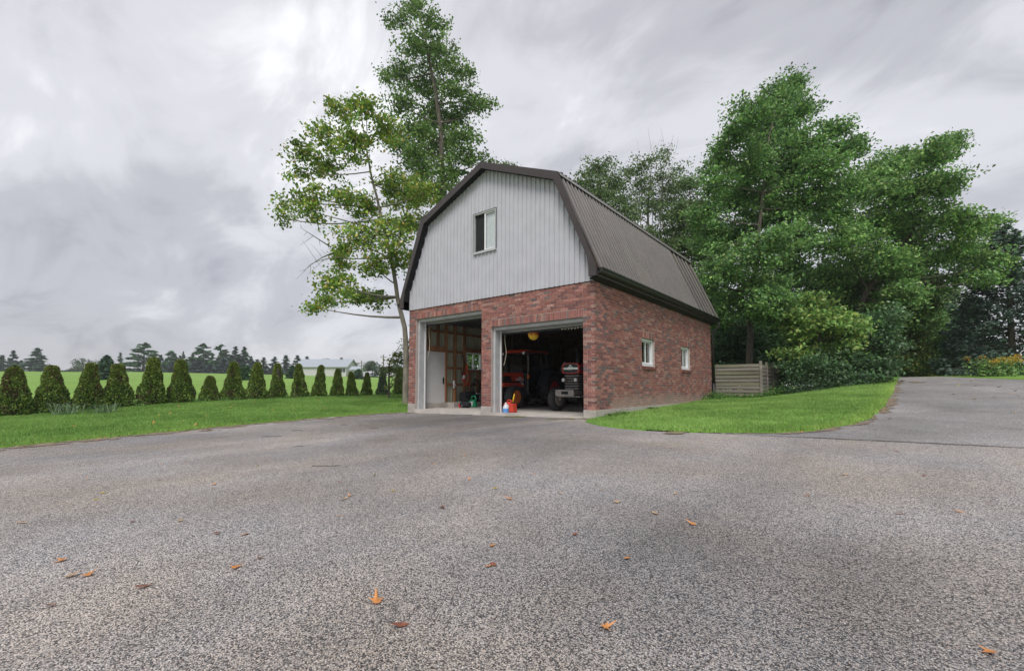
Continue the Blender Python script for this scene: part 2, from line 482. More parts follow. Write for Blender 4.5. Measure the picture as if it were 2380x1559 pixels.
M['paper'] = mat('white_paper', (.72, .72, .75), .8, var=.08)
M['cord'] = mat('orange_cord', (.62, .10, .03), .6)
M['rope'] = mat('rope', (.50, .46, .36), .9)
M['wood'] = mat('weathered_wood', (.225, .20, .175), .92, var=.3, vs=5, bump=.5, bs=50, stretch=(.12, .12, 1.5), c2=(.22, .23, .08), c2amt=.7)
M['woodgreen'] = mat('mossy_wood', (.20, .19, .13), .92, var=.35, vs=5, bump=.5, bs=50, stretch=(.12, .12, 1.5), c2=(.17, .21, .06), c2amt=.9)
M['woodtan'] = mat('tan_post', (.30, .22, .16), .9, var=.2, vs=5, stretch=(1, 1, .2))
M['fallen'] = attrmat('fallen_leaf', .7, .15)
M['twig'] = mat('twig', (.045, .035, .028), .9, var=.3)
M['housewall'] = mat('white_house_wall', (.52, .51, .50), .8, var=.05)
M['houseroof'] = mat('grey_metal_roof', (.36, .40, .44), .5, .1, var=.08)
M['pane'] = mat('dark_pane', (.05, .055, .06), .2)
M['pole'] = mat('pole_wood', (.20, .18, .16), .9)
M['petal'] = mat('yellow_flower', (.55, .33, .02), .8, var=.3)
M['flower'] = mat('pale_flower', (.60, .50, .50), .8, var=.2)

# ------------------------------------------------------------------ ground, driveway, lawns
def vnoise(x, y, sc, seed=0):
    x = np.asarray(x, float) * sc; y = np.asarray(y, float) * sc
    xi = np.floor(x).astype(np.int64); yi = np.floor(y).astype(np.int64)
    fx = x - xi; fy = y - yi
    fx = fx * fx * (3 - 2 * fx); fy = fy * fy * (3 - 2 * fy)
    def hsh(a, b):
        h = (a * 374761393 + b * 668265263 + seed * 974711) & 0x7fffffff
        h = ((h ^ (h >> 13)) * 1274126177) & 0x7fffffff
        return (h % 10007) / 10007.0
    a = hsh(xi, yi); b = hsh(xi + 1, yi); c = hsh(xi, yi + 1); d_ = hsh(xi + 1, yi + 1)
    return a * (1 - fx) * (1 - fy) + b * fx * (1 - fy) + c * (1 - fx) * fy + d_ * fx * fy
def fbm(x, y, sc, seed=0, o=4):
    s = 0; a = .5; t = 0
    for i in range(o):
        s = s + a * vnoise(x, y, sc * 2 ** i, seed + i); t += a; a *= .5
    return s / t

def gridmesh(name, X, Y, Z, m, keep=None, smooth=True):
    ny, nx = X.shape
    co = np.stack([X, Y, Z], -1).reshape(-1, 3)
    i = np.arange(ny * nx).reshape(ny, nx)
    q = np.stack([i[:-1, :-1], i[:-1, 1:], i[1:, 1:], i[1:, :-1]], -1).reshape(-1, 4)
    if keep is not None:
        q = q[keep.reshape(-1)]
    me = bpy.data.meshes.new(name)
    me.vertices.add(len(co)); me.vertices.foreach_set('co', co.astype(np.float32).ravel())
    me.loops.add(q.size); me.loops.foreach_set('vertex_index', q.astype(np.int32).ravel())
    me.polygons.add(len(q)); me.polygons.foreach_set('loop_start', np.arange(0, q.size, 4, dtype=np.int32))
    me.materials.append(m)
    me.update(calc_edges=True); me.validate()
    if smooth: me.polygons.foreach_set('use_smooth', np.ones(len(me.polygons), dtype=bool))
    o = bpy.data.objects.new(name, me); COL.objects.link(o)
    return o

def lines(lo, hi, step, far):
    a = np.arange(lo, hi + 1e-6, step)
    g = np.cumsum(np.geomspace(step, 60, 26))
    g = g[g < far]
    return np.concatenate([lo - g[::-1], a, hi + g])
BX0, BX1, BY0, BY1 = -6.583, 0.0, 0.0, 9.392
gx = np.unique(np.concatenate([lines(-20, 22, .5, 400), [BX0 + .05, BX1 - .03]]))
gy = np.unique(np.concatenate([lines(-18, 24, .5, 400), [BY0 + .03, BY1 - .03]]))
X, Y = np.meshgrid(gx, gy)
cx_, cy_ = (X[:-1, :-1] + X[1:, 1:]) / 2, (Y[:-1, :-1] + Y[1:, 1:]) / 2
keep = ~((cx_ > BX0 + .04) & (cx_ < BX1 - .02) & (cy_ > BY0 + .02) & (cy_ < BY1 - .02))
tag(gridmesh('field', X, Y, HG(X, Y) - .03, M['field'], keep), kind='structure', label='bright green hay field rising to the tree line')

LE = np.array([(-18, -6.3), (-8.5, -6.52), (-7, -6.82), (-5, -7.16), (-3.5, -7.29), (-2, -7.38), (-.8, -7.2), (-.1, -6.78), (.02, -6.62), (12, -6.62)])
def xe(y):
    return np.interp(y, LE[:, 0], LE[:, 1])
RE = np.array([(-1.8, 2.35), (-1.72, 2.8), (-1.59, 3.24), (-1.4, 3.73), (-1, 4.08), (-.28, 4.33), (.47, 4.58), (1.36, 4.76), (2.6, 4.92), (4.12, 5.04), (6.5, 5.19), (10, 5.37), (16.5, 5.69), (24, 6.4)])
RL = np.array([(-1.8, 1.9), (-1.72, 1.5), (-1.47, .98), (-.86, .23), (-.3, .02), (0, .012), (9.4, .012), (9.8, -4), (24, -9)])
def xr(y): return np.interp(y, RE[:, 0], RE[:, 1])
def xl(y): return np.interp(y, RL[:, 0], RL[:, 1])

def strip(name, ys, fa, fb, nx, dz, m, skirt=(0, 0), jit=0.0, seed=1, **kw):
    xa = fa(ys); xb = fb(ys)
    if jit:
        xb = xb + (fbm(ys, ys * 0, 3.0, seed) - .5) * jit
    t = np.linspace(0, 1, nx)
    X = xa[:, None] * (1 - t) + xb[:, None] * t
    Y = np.repeat(ys[:, None], nx, 1)
    Z = HG(X, Y) + dz
    if skirt[0]:
        X = np.concatenate([X[:, :1] - .03, X], 1); Y = np.concatenate([Y[:, :1], Y], 1); Z = np.concatenate([Z[:, :1] - skirt[0], Z], 1)
    if skirt[1]:
        X = np.concatenate([X, X[:, -1:] + .03], 1); Y = np.concatenate([Y, Y[:, -1:]], 1); Z = np.concatenate([Z, Z[:, -1:] - skirt[1]], 1)
    return gridmesh(name, X, Y, Z, m)
one = lambda v: (lambda ys: np.full_like(ys, v))
tag(strip('lawn', np.linspace(-17.5, 9.3, 150), one(-17.2), xe, 50, .015, M['lawn'], (.04, .04), .30, 3), kind='structure', label='mown lawn between the drive and the cedar row')
tag(strip('lawn', np.concatenate([np.linspace(-1.8, 0, 30), np.linspace(.1, 24, 120)]), xl, xr, 40, .018, M['lawn'], (.04, .04), .1, 9), kind='structure', label='mown lawn wedge beside the brick wall')
SEAM = -1.72
tag(strip('driveway', np.linspace(-18, SEAM, 90), lambda y: xe(y) - .35, one(24.0), 70, 0, M['asphalt']), kind='structure', label='chip-sealed grey parking apron')
tag(strip('driveway', np.linspace(SEAM, .03, 12), lambda y: xe(y) - .25, lambda y: np.maximum(xl(y) + .4, np.where(y < -1.6, 5.0, 0.3)), 40, 0, M['asphalt']), kind='structure', label='chip-sealed apron in front of the garage doors')
tag(strip('road', np.linspace(SEAM, 18.6, 80), lambda y: xr(y) - .35, lambda y: np.clip(9.08 + (14.93 - y) * .6, 6.2, 26), 50, .004, M['road']), kind='structure', label='smooth grey asphalt drive climbing away')
tag(strip('verge', np.linspace(-1.7, 26, 80), lambda y: np.clip(9.08 + (14.93 - y) * .6, 5.9, 26) - .02, lambda y: np.clip(9.08 + (14.93 - y) * .6, 6.2, 26) + 9, 20, .03, M['field'], (.04, 0)), kind='structure', label='grass verge beyond the drive')
# tarred joint between the two surfaces
jx = np.arange(4.0, 20, .09)
jy = SEAM + (fbm(jx, jx * 0, 4, 5) - .5) * .09
jw = .002 + .014 * np.clip(fbm(jx, jx * 0, 9, 8) - .25, 0, 1) * 1.4
X = np.stack([jx, jx], 0); Y = np.stack([jy - jw, jy + jw], 0)
tag(gridmesh('tarred_joint', X, Y, HG(X, Y) + .009, M['black']), kind='structure', label='dark joint where the drive meets the apron')

def patch(name, x0, x1, y0, y1, st, f, dz, m, label):
    xs = np.arange(x0, x1, st); ys = np.arange(y0, y1, st)
    X, Y = np.meshgrid(xs, ys)
    X = X + (rng.random(X.shape) - .5) * st * .6; Y = Y + (rng.random(X.shape) - .5) * st * .6
    cx, cy = X[:-1, :-1], Y[:-1, :-1]
    return tag(gridmesh(name, X, Y, HG(X, Y) + dz + rng.random(X.shape) * .004, m, f(cx, cy)), kind='stuff', label=label)
patch('edge_soil', -8.2, -5.6, -13, .0, .035, lambda x, y: (fbm(x, y, 5.5, 21) > .40 + .55 * np.clip(np.abs(x - xe(y) - .14) - .04, 0, 1)) & (x > xe(y) - .2), .007, M['soil'], 'leaf mould and soil along the lawn edge')
patch('edge_moss', -5.2, 1.3, -1.6, -.02, .03, lambda x, y: fbm(x, y, 3.4, 33) > .47 + .75 * np.clip(np.abs(y + .22 + np.clip(x, 0, 2) * .75) - .08, 0, 1) + .10 * np.clip(-x / 4, 0, 1), .007, M['moss'], 'yellowish moss at the foot of the garage doors')
patch('edge_soil', 1.0, 6.2, -2.1, 15, .05, lambda x, y: (fbm(x, y, 2.2, 41) > .40 + 2.2 * np.clip(np.abs(x - xr(y) - .05) - .04, 0, 1)) & (x > xr(y) - .1), .010, M['soil'], 'leaf mould along the drive edge')
patch('edge_soil', 5.6, 7.4, 10, 16, .06, lambda x, y: fbm(x, y, 1.6, 51) > .5 + .5 * np.abs(x - 6.1) + .08 * np.abs(y - 13), .011, M['soil'], 'leaf litter washed onto the drive')

# chips of the seal coat that stand proud close to the camera
def chips():
    g = np.random.default_rng(5)
    st = .0072
    ax = np.arange(CAM[0] - 4.6, CAM[0] + 2.4, st); ay = np.arange(CAM[1] - .1, CAM[1] + 5.2, st)
    X, Y = np.meshgrid(ax, ay); X = X.ravel(); Y = Y.ravel()
    dx_, dy_ = X - CAM[0], Y - CAM[1]
    dp = dx_ * FW.x + dy_ * FW.y; lt = dx_ * RT.x + dy_ * RT.y
    k = (dp > .55) & (np.abs(lt) < dp * 1.22 + .1) & (dp < 2.1) & (g.random(len(X)) < .66 * (1 - sst(1.0, 2.05, dp)))
    X = X[k] + g.uniform(-.45, .45, k.sum()) * st; Y = Y[k] + g.uniform(-.45, .45, k.sum()) * st
    n = len(X); Z = HG(X, Y) - .001
    r_ = g.uniform(.0018, .0040, n); hgt = g.uniform(.0010, .0026, n)
    a0 = g.uniform(0, 6.28, n)
    lo, hi = [], []
    for q in range(4):
        a = a0 + q * math.pi / 2 + g.uniform(-.35, .35, n)
        rr = r_ * g.uniform(.8, 1.25, n)
        lo.append(np.stack([X + np.cos(a) * rr, Y + np.sin(a) * rr, Z], 1))
        f = g.uniform(.45, .8, n)
        hi.append(np.stack([X + np.cos(a) * rr * f, Y + np.sin(a) * rr * f, Z + hgt * g.uniform(.75, 1.1, n)], 1))
    fs = [np.stack(hi, 1)]
    for q in range(4):
        p = (q + 1) % 4
        fs.append(np.stack([lo[q], lo[p], hi[p], hi[q]], 1))
    co = np.stack(fs, 1).reshape(-1, 3)
    base = np.array([(.13, .125, .125), (.20, .195, .195), (.29, .28, .275), (.39, .355, .325), (.48, .41, .35), (.51, .49, .48), (.43, .32, .26), (.62, .57, .53), (.24, .16, .14)])
    c = base[g.choice(9, n, p=[.13, .16, .18, .15, .12, .11, .06, .06, .03])] * g.uniform(.8, 1.2, (n, 1))
    return tag(npmesh('stone_chips', co, 4, M['chip'], None, np.repeat(c, 20, 0)), kind='stuff', label='loose grey and tan stone chips of the drive surface')
chips()

# ------------------------------------------------------------------ the barn-roofed brick garage
H0 = 2.93
FZ = -0.165
barn = thing('brick_garage', (-3.29, 4.7, FZ), 'red brick double garage with grey gambrel gable and brown steel roof', 'garage')
LX0, LX1, LZ = -6.2555, -3.4694, 2.636
RX0, RX1, RZ = -3.1213, -0.3046, 2.132
WZ0, WZ1 = 1.089, 1.86
WINS = [(2.66, 3.57), (5.88, 6.77)]

# foundation and slab
fm = MB()
for a, b in ((BX0 - .012, LX0), (LX1, RX0), (RX1, -.2)):
    fm.box(a, b, -.012, .30, -.75, 0)
fm.box(-.2, .012, -.012, BY1 + .01, -.75, 0)
fm.box(BX0 - .012, BX0 + .2, .30, BY1 + .01, -.75, 0)
fm.box(BX0 + .2, -.2, BY1 - .2, BY1 + .01, -.75, 0)
fm.build('foundation', M['concrete'], barn, bevel=.008)
sm = MB()
sm.box(LX0 + .001, LX1 - .001, -.03, .302, -.6, FZ); sm.box(RX0 + .001, RX1 - .001, -.03, .302, -.6, FZ - .001)
sm.box(BX0 + .201, -.201, .30, BY1 - .201, -.6, FZ - .002)
sm.build('floor_slab', M['floor'], barn)

# mortar cores (the walls the bricks stand in)
REC = .008
wf = MB()
for a, b, z0, z1 in ((BX0 + .002, LX0 - .004, .002, H0), (LX1 + .004, RX0 - .004, .002, H0), (RX1 + .004, -REC, .002, H0),
                     (LX0 - .004, LX1 + .004, LZ + .004, H0), (RX0 - .004, RX1 + .004, RZ + .004, H0)):
    wf.box(a, b, REC, .088, z0, z1)
front_wall = wf.build('front_wall', M['mortar'], barn, fix=False)
ws = MB()
ys = WYS = [.089] + [v for w in WINS for v in w] + [BY1]
for k in range(len(ys) - 1):
    a, b = ys[k], ys[k + 1]
    if k % 2 == 0:
        ws.box(-.088, -REC, a, b, .002, H0)
    else:
        ws.box(-.088, -REC, a - .003, b + .003, .002, WZ0 - .075); ws.box(-.088, -REC, a - .003, b + .003, WZ1 + .004, H0)
side_wall = ws.build('side_wall', M['mortar'], barn, fix=False)

NC = 44
CH = H0 / NC
J = .011
bricks = []        # (cx,cy,cz, lx,ly,lz, face) sizes
PAL = [((.31, .125, .10), 28), ((.37, .165, .135), 22), ((.27, .11, .095), 17), ((.22, .10, .095), 12), ((.155, .12, .12), 6), ((.20, .145, .135), 6), ((.42, .235, .195), 11), ((.32, .20, .165), 8)]
pc = np.array([p[0] for p in PAL]); pc = pc * .9 + np.array([.34, .18, .155]) * .1; pw = np.array([p[1] for p in PAL], float); pw /= pw.sum()

def course_run(a, b, i, off):
    """brick intervals filling a..b in course i"""
    r = []
    mod = .200
    k = math.floor((a - off) / mod)
    while True:
        s = off + k * mod; t = s + mod
        if s >= b - 1e-4: break
        s2, t2 = max(s, a), min(t, b)
        if t2 - s2 > .035: r.append((s2, t2))
        elif r and t2 > s2: r[-1] = (r[-1][0], t2)
        k += 1
    return r
for i in range(NC):
    z0, z1 = i * CH, (i + 1) * CH
    zc = (z0 + z1) / 2
    off = 0.0 if i % 2 == 0 else .1
    xe_ = 0.0 if i % 2 == 0 else -.093
    ys_ = .093 if i % 2 == 0 else 0.0
    segs = [(BX0, xe_)]
    def cut(segs, a, b):
        o = []
        for s, t in segs:
            if b <= s or a >= t: o.append((s, t))
            else:
                if a > s: o.append((s, a))
                if b < t: o.append((b, t))
        return o
    if zc < LZ: segs = cut(segs, LX0, LX1)
    elif zc < LZ + .19: segs = cut(segs, LX0 - .03, LX1)
    if zc < RZ: segs = cut(segs, RX0, RX1)
    elif zc < RZ + .19: segs = cut(segs, RX0 - .02, RX1 + .02)
    if zc >= LZ + .19:
        segs = [q for s in segs for q in ([(s[0], LX1), (LX1, s[1])] if s[0] < LX1 < s[1] else [s])]
    for a, b in segs:
        for s, t in course_run(a, b, i, off):
            bricks.append(((s + t) / 2, .045, zc, t - s - J, .09, CH - J, 'f'))
    segs = [(ys_, BY1)]
    for a, b in WINS:
        if WZ0 - .07 < zc < WZ1: segs = cut(segs, a, b)
        elif WZ1 <= zc < WZ1 + .19: segs = cut(segs, a - .03, b + .03)
    for a, b in segs:
        for s, t in course_run(a, b, i, off):
            bricks.append((-.045, (s + t) / 2, zc, .09, t - s - J, CH - J, 's'))
def soldiers(a, b, z, face):
    n = round((b - a) / .0667); w = (b - a) / n
    for k in range(n):
        c = a + (k + .5) * w
        if face == 'f': bricks.append((c, .045, z + .095, w - J, .09, .19 - J, 'f'))
        else: bricks.append((-.045, c, z + .095, .09, w - J, .19 - J, 's'))
soldiers(LX0 - .03, LX1, LZ, 'f'); soldiers(RX0 - .02, RX1 + .02, RZ, 'f')
for a, b in WINS: soldiers(a - .03, b + .03, WZ1, 's')
bricks.sort(key=lambda q: (q[0] - CAM[0]) ** 2 + (q[1] - CAM[1]) ** 2 + (q[2] - .9) ** 2)
brick_cache = {}
BQ = [(0, 2, 3, 1), (4, 5, 7, 6), (0, 1, 5, 4), (2, 6, 7, 3), (0, 4, 6, 2), (1, 3, 7, 5)]
def brick_col(b):
    c = pc[rng.choice(len(pc), p=pw)] * rng.uniform(.75, 1.08)
    # lime bloom on the lowest courses of the long wall, a stain with its own shape
    if b[6] == 's':
        k = np.clip(.75 - b[2] / (.25 + .5 * float(fbm(b[1], b[2], 1.1, 77))), 0, .6)
        c = c * (1 - k) + np.array([.42, .34, .29]) * k
    return c
def box_co(cx, cy, cz, lx, ly, lz):
    return np.array([(cx + sx * lx / 2, cy + sy * ly / 2, cz + sz * lz / 2) for sz in (-1, 1) for sy in (-1, 1) for sx in (-1, 1)])
stuff_v = {'f': [], 's': []}; stuff_c = {'f': [], 's': []}
for n_, b in enumerate(bricks):
    jx_, jz_ = rng.normal(0, .0012), rng.normal(0, .0008)
    if n_ < 300:
        key = (round(b[3], 2), round(b[4], 2), round(b[5], 3), int(rng.integers(6)))
        if key not in brick_cache:
            me = bpy.data.meshes.new('brick')
            me.from_pydata([tuple(q) for q in box_co(0, 0, 0, b[3], b[4], b[5])], [], BQ)
            a = me.attributes.new('col', 'FLOAT_COLOR', 'POINT')
            a.data.foreach_set('color', np.tile(np.append(brick_col(b), 1), 8))
            me.materials.append(M['brick'])
            brick_cache[key] = me
        o = bpy.data.objects.new('brick', brick_cache[key])
        COL.objects.link(o)
        o.parent = front_wall if b[6] == 'f' else side_wall
        o.location = Vector((b[0] + (jx_ if b[6] == 's' else 0), b[1] + (jx_ if b[6] == 'f' else 0), b[2] + jz_)) - ORG[barn]
    else:
        stuff_v[b[6]].append(box_co(b[0] + (jx_ if b[6] == 's' else 0), b[1] + (jx_ if b[6] == 'f' else 0), b[2] + jz_, *b[3:6])[np.array(BQ)].reshape(-1, 3))
        stuff_c[b[6]].append(np.tile(brick_col(b), (24, 1)))
for k, par in (('f', front_wall), ('s', side_wall)):
    if stuff_v[k]:
        tag(npmesh('brickwork', np.concatenate(stuff_v[k]), 4, M['brick'], par, np.concatenate(stuff_c[k])), kind='stuff')

# side windows
def slider(parent, y0, y1, z0, z1, x):
    """white sliding window in the long wall, glass plane near x"""
    f = MB(); t = .06
    f.box(x - .05, x + .03, y0, y0 + t, z0, z1); f.box(x - .05, x + .03, y1 - t, y1, z0, z1)
    f.box(x - .05, x + .03, y0 + t, y1 - t, z0, z0 + t + .02); f.box(x - .05, x + .03, y0 + t, y1 - t, z1 - t, z1)
    w = f.build('window', M['white'], parent, bevel=.004)
    ym = (y0 + y1) / 2
    for a, b, xo in ((y0 + t, ym + .02, x - .012), (ym - .02, y1 - t, x - .035)):
        s = MB(); q = .03
        s.box(xo - .01, xo + .012, a, a + q, z0 + t + .02, z1 - t); s.box(xo - .01, xo + .012, b - q, b, z0 + t + .02, z1 - t)
        s.box(xo - .01, xo + .012, a + q, b - q, z0 + t + .02, z0 + t + .055); s.box(xo - .01, xo + .012, a + q, b - q, z1 - t - .03, z1 - t)
        s.build('sash', M['white'], w)
        MB().box(xo - .002, xo + .002, a + q, b - q, z0 + t + .055, z1 - t - .03).build('pane', M['glass'], w)
    return w
for a, b in WINS:
    w = slider(barn, a + .005, b - .005, WZ0 + .004, WZ1 - .004, -.085)
    for k in range(13):
        y = a - .03 + (b - a + .06) / 13 * (k + .5)
        s = MB(); s.hexa([(-.10, y - .034, WZ0 - .072), (.035, y - .034, WZ0 - .085), (.035, y + .034, WZ0 - .085), (-.10, y + .034, WZ0 - .072)],
                         [(-.10, y - .034, WZ0), (.035, y - .034, WZ0 - .018), (.035, y + .034, WZ0 - .018), (-.10, y + .034, WZ0)])
        o = s.build('sill_brick', M['brick'], w)
        a_ = o.data.attributes.new('col', 'FLOAT_COLOR', 'POINT'); a_.data.foreach_set('color', np.tile(np.append(np.array([.20, .075, .06]) * rng.uniform(.8, 1.2), 1), 8))

# gambrel roof
CXR = -3.29
RIDGE = (CXR, 6.64); KH, KZ = 2.46, 5.61; EH, EZ = 3.555, 3.06
RY0, RY1 = -.235, 9.56
def ztop(x):
    t = abs(x - CXR)
    return (6.64 - (6.64 - 5.61) / 2.46 * t if t < KH else KZ - (KZ - EZ) / (EH - KH) * (t - KH)) - .09
# gable siding sheets with a hole for the loft window
GWX0, GWX1, GWZ0, GWZ1 = -3.74, -2.91, 4.235, 5.35
PITCH = .1397
def rib_x(x0):
    return [(x0, 0), (x0 + .052, 0), (x0 + .056, .030), (x0 + .074, .030), (x0 + .078, 0)]
def sheet_gable(xs, y, sgn, mat_, name):
    b = MB()
    xs = [q for q in xs if BX0 + .005 <= q[0] <= -.005]
    for (xa, da), (xb, db) in zip(xs[:-1], xs[1:]):
        if xb - xa < 1e-4: continue
        ya, yb = y + sgn * da, y + sgn * db
        xm = (xa + xb) / 2
        parts = [(H0 + .012, None)]
        if name == 'siding_sheet' and GWX0 + .03 < xm < GWX1 - .03:
            parts = [(H0 + .012, GWZ0 + .03), (GWZ1 - .03, None)]
        for z0, z1 in parts:
            za, zb = (ztop(xa), ztop(xb)) if z1 is None else (z1, z1)
            b.add([(xa, ya, z0), (xb, yb, z0), (xb, yb, zb), (xa, ya, za)], [(0, 1, 2, 3)])
    return b
ribs = []
x = BX0 + .006
while x < 0:
    ribs.append(rib_x(x)); x += PITCH
ribs[-1].append((-.006, 0))
for k in range(0, len(ribs), 6):
    xs = [q for r in ribs[k:k + 6] for q in r]
    if k + 6 < len(ribs): xs.append(ribs[k + 6][0])
    sheet_gable(xs, -.014, -1, M['siding'], 'siding_sheet').build('siding_sheet', M['siding'], barn, fix=False)
MB().box(BX0 + .001, -.001, -.016, .06, H0 + .001, H0 + .011).build('drip_edge', M['gutter'], barn)
MB().prism([(BX0 + .01, H0 + .03), (-.01, H0 + .03), (-.01, ztop(-.01) - .05), (CXR + KH, KZ - .15), (CXR, 6.48), (CXR - KH, KZ - .15), (BX0 + .01, ztop(BX0 + .01) - .05)], 'y', BY1 - .03, BY1).build('rear_gable', M['siding'], barn)

# loft window
w = MB(); t = .034
w.box(GWX0, GWX0 + t, -.055, .03, GWZ0, GWZ1); w.box(GWX1 - t, GWX1, -.055, .03, GWZ0, GWZ1)
w.box(GWX0 + t, GWX1 - t, -.055, .03, GWZ0, GWZ0 + t); w.box(GWX0 + t, GWX1 - t, -.055, .03, GWZ1 - t, GWZ1)
gw = w.build('window', M['jamb'], barn, bevel=.004)
MB().box(GWX0 - .02, GWX1 + .02, -.075, -.012, GWZ0 - .035, GWZ0 - .002).build('sill', M['jamb'], gw)
e = MB(); e.box(GWX0 - .012, GWX0 - .001, -.06, -.012, GWZ0, GWZ1 + .012); e.box(GWX1 + .001, GWX1 + .012, -.06, -.012, GWZ0, GWZ1 + .012); e.box(GWX0 - .001, GWX1 + .001, -.06, -.012, GWZ1 + .001, GWZ1 + .012)
e.build('casing', M['trim'], gw)
xm = (GWX0 + GWX1) / 2
s = MB(); s.box(xm - .02, xm + .025, -.03, .01, GWZ0 + t, GWZ1 - t); s.box(xm + .025, GWX1 - t, -.03, .01, GWZ0 + t, GWZ0 + t + .03); s.box(xm + .025, GWX1 - t, -.03, .01, GWZ1 - t - .03, GWZ1 - t); s.box(GWX1 - t - .025, GWX1 - t, -.03, .01, GWZ0 + t + .03, GWZ1 - t - .03)
s.build('sash', M['white'], gw)
MB().box(xm + .025, GWX1 - t - .025, -.012, -.008, GWZ0 + t + .03, GWZ1 - t - .03).build('pane', M['glass'], gw)
MB().box(xm + .027, GWX1 - t - .027, .02, .024, GWZ0 + t + .02, GWZ1 - t - .02).build('blind', M['paper'], gw)
MB().box(GWX0 + t, xm - .02, .012, .015, GWZ0 + t, GWZ1 - t).build('insect_screen', M['screen_soffit_shade'], gw)

# roof sheets: four slopes of ribbed steel
roof = MB().box(CXR - .06, CXR + .06, RY0 + .01, RY1 - .01, 6.60, 6.63).build('roof', M['roof'], barn)
def slope(p0, p1, name, y0, y1):
    """p0 upper (x,z), p1 lower; sheets along y"""
    d_ = Vector((p1[0] - p0[0], p1[1] - p0[1])); d_.normalize()
    nrm = Vector((-d_.y, d_.x))
    if nrm.y < 0: nrm = -nrm
    y = y0
    while y < y1 - .02:
        w_ = min(.92, y1 - y)
        prof = []
        wide = y > 7.0 and name == 'lower'
        p_ = .4575 if wide else .184
        n_ = max(1, round(w_ / p_))
        for k in range(n_):
            s0 = y + k * w_ / n_; ww = w_ / n_
            rw = .07 if not wide else .03
            prof += [(s0, 0), (s0 + .022, 0), (s0 + ww - rw - .045, 0), (s0 + ww - rw - .02, 0), (s0 + ww - rw - .008, .034), (s0 + ww - .014, .034), (s0 + ww - .002, 0)]
        b = MB(); n0 = len(prof)
        vs = []
        for yy, dd in prof:
            o_ = nrm * (dd + .012)
            vs += [(p0[0] + o_.x, yy, p0[1] + o_.y), (p1[0] + o_.x, yy, p1[1] + o_.y)]
        b.add(vs, [(2 * i, 2 * i + 1, 2 * i + 3, 2 * i + 2) for i in range(n0 - 1)])
        ob = b.build('roof_sheet', M['roof'], roof, fix=False)
        ob.data.materials.append(M['roofdirtshade']); ob.data.materials.append(M['roofrib'])
        ob.data.polygons.foreach_set('material_index', [1 if (i % 7 == 2 or (i % 7 == 0 and not wide)) else (2 if i % 7 in (4, 5) and not wide else 0) for i in range(n0 - 1)])  # dark beside the ribs, pale on top: rib shading put into colour
        y += w_ - .001
    # deck below the sheets keeps the loft dark
    o_ = nrm * -.004; o2 = nrm * -.03
    MB().prism([(p0[0] + o_.x, p0[1] + o_.y), (p1[0] + o_.x, p1[1] + o_.y), (p1[0] + o2.x, p1[1] + o2.y), (p0[0] + o2.x, p0[1] + o2.y)], 'y', y0 + .02, y1 - .02).build('roof_deck', M['loft'], roof)
for s_ in (1, -1):
    slope((CXR, 6.64), (CXR + s_ * (KH + .05), KZ - .0), 'upper', RY0, RY1)
    slope((CXR + s_ * KH, KZ - .03), (CXR + s_ * EH, EZ + .02), 'lower', RY0, RY1)
    a = CXR + s_ * KH
    kf = MB().prism([(a - s_ * .10, KZ + .075), (a + s_ * .075, KZ - .0), (a + s_ * .105, KZ - .085), (a + s_ * .095, KZ - .085), (a + s_ * .068, KZ - .006), (a - s_ * .10, KZ + .068)], 'y', RY0 - .01, RY1 + .01)
    kf.build('knee_flashing', M['flash'], roof)
    for k in range(64):      # rib ends standing along the knee
        y = RY0 + .12 + k * .1525
        if y > RY1 - .1 or rng.random() < .35: continue
        MB().box(a - s_ * .02 - .02, a - s_ * .02 + .02, y - .018, y + .018, KZ + .045, KZ + .085 + .03 * rng.random()).build('rib_cap', M['flash'], roof)
MB().prism([(CXR - .16, 6.60), (CXR, 6.675), (CXR + .16, 6.60), (CXR + .16, 6.615), (CXR, 6.69), (CXR - .16, 6.615)], 'y', RY0, RY1).build('ridge_cap', M['trim'], roof)

# rake boards and soffits of both gables
for yb, yo in ((RY0, 0), (RY1, 1)):
    for s_ in (1, -1):
        out_ = [(CXR, 6.67), (CXR + s_ * (KH + .03), KZ + .03), (CXR + s_ * 3.36, 3.50), (CXR + s_ * 3.475, 3.20), (CXR + s_ * 3.475, 2.985)]
        inn_ = [(CXR, 6.49), (CXR + s_ * (KH - .105), KZ - .125), (CXR + s_ * 3.245, 3.46), (CXR + s_ * 3.285, 3.18), (CXR + s_ * 3.285, 2.985)]
        ya, yc = (yb - .02, yb + .004) if yo == 0 else (yb - .004, yb + .02)
        b = MB()
        for k in range(4):
            q = [out_[k], out_[k + 1], inn_[k + 1], inn_[k]]
            b.prism(q, 'y', ya + .0005 * k, yc + .0005 * k)
        b.build('rake_board', M['trim'], barn)
        if yo == 0:
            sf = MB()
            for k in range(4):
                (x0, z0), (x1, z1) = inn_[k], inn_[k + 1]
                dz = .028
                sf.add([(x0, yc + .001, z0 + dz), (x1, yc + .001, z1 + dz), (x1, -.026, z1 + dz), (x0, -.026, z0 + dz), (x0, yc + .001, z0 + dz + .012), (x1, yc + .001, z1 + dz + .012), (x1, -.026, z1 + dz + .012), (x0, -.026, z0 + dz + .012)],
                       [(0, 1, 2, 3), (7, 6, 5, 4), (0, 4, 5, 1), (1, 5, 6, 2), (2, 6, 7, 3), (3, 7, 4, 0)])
            sf.build('rake_soffit', M['screen_soffit_shade'], barn)  # shade under the rake put into the soffit colour as near-black
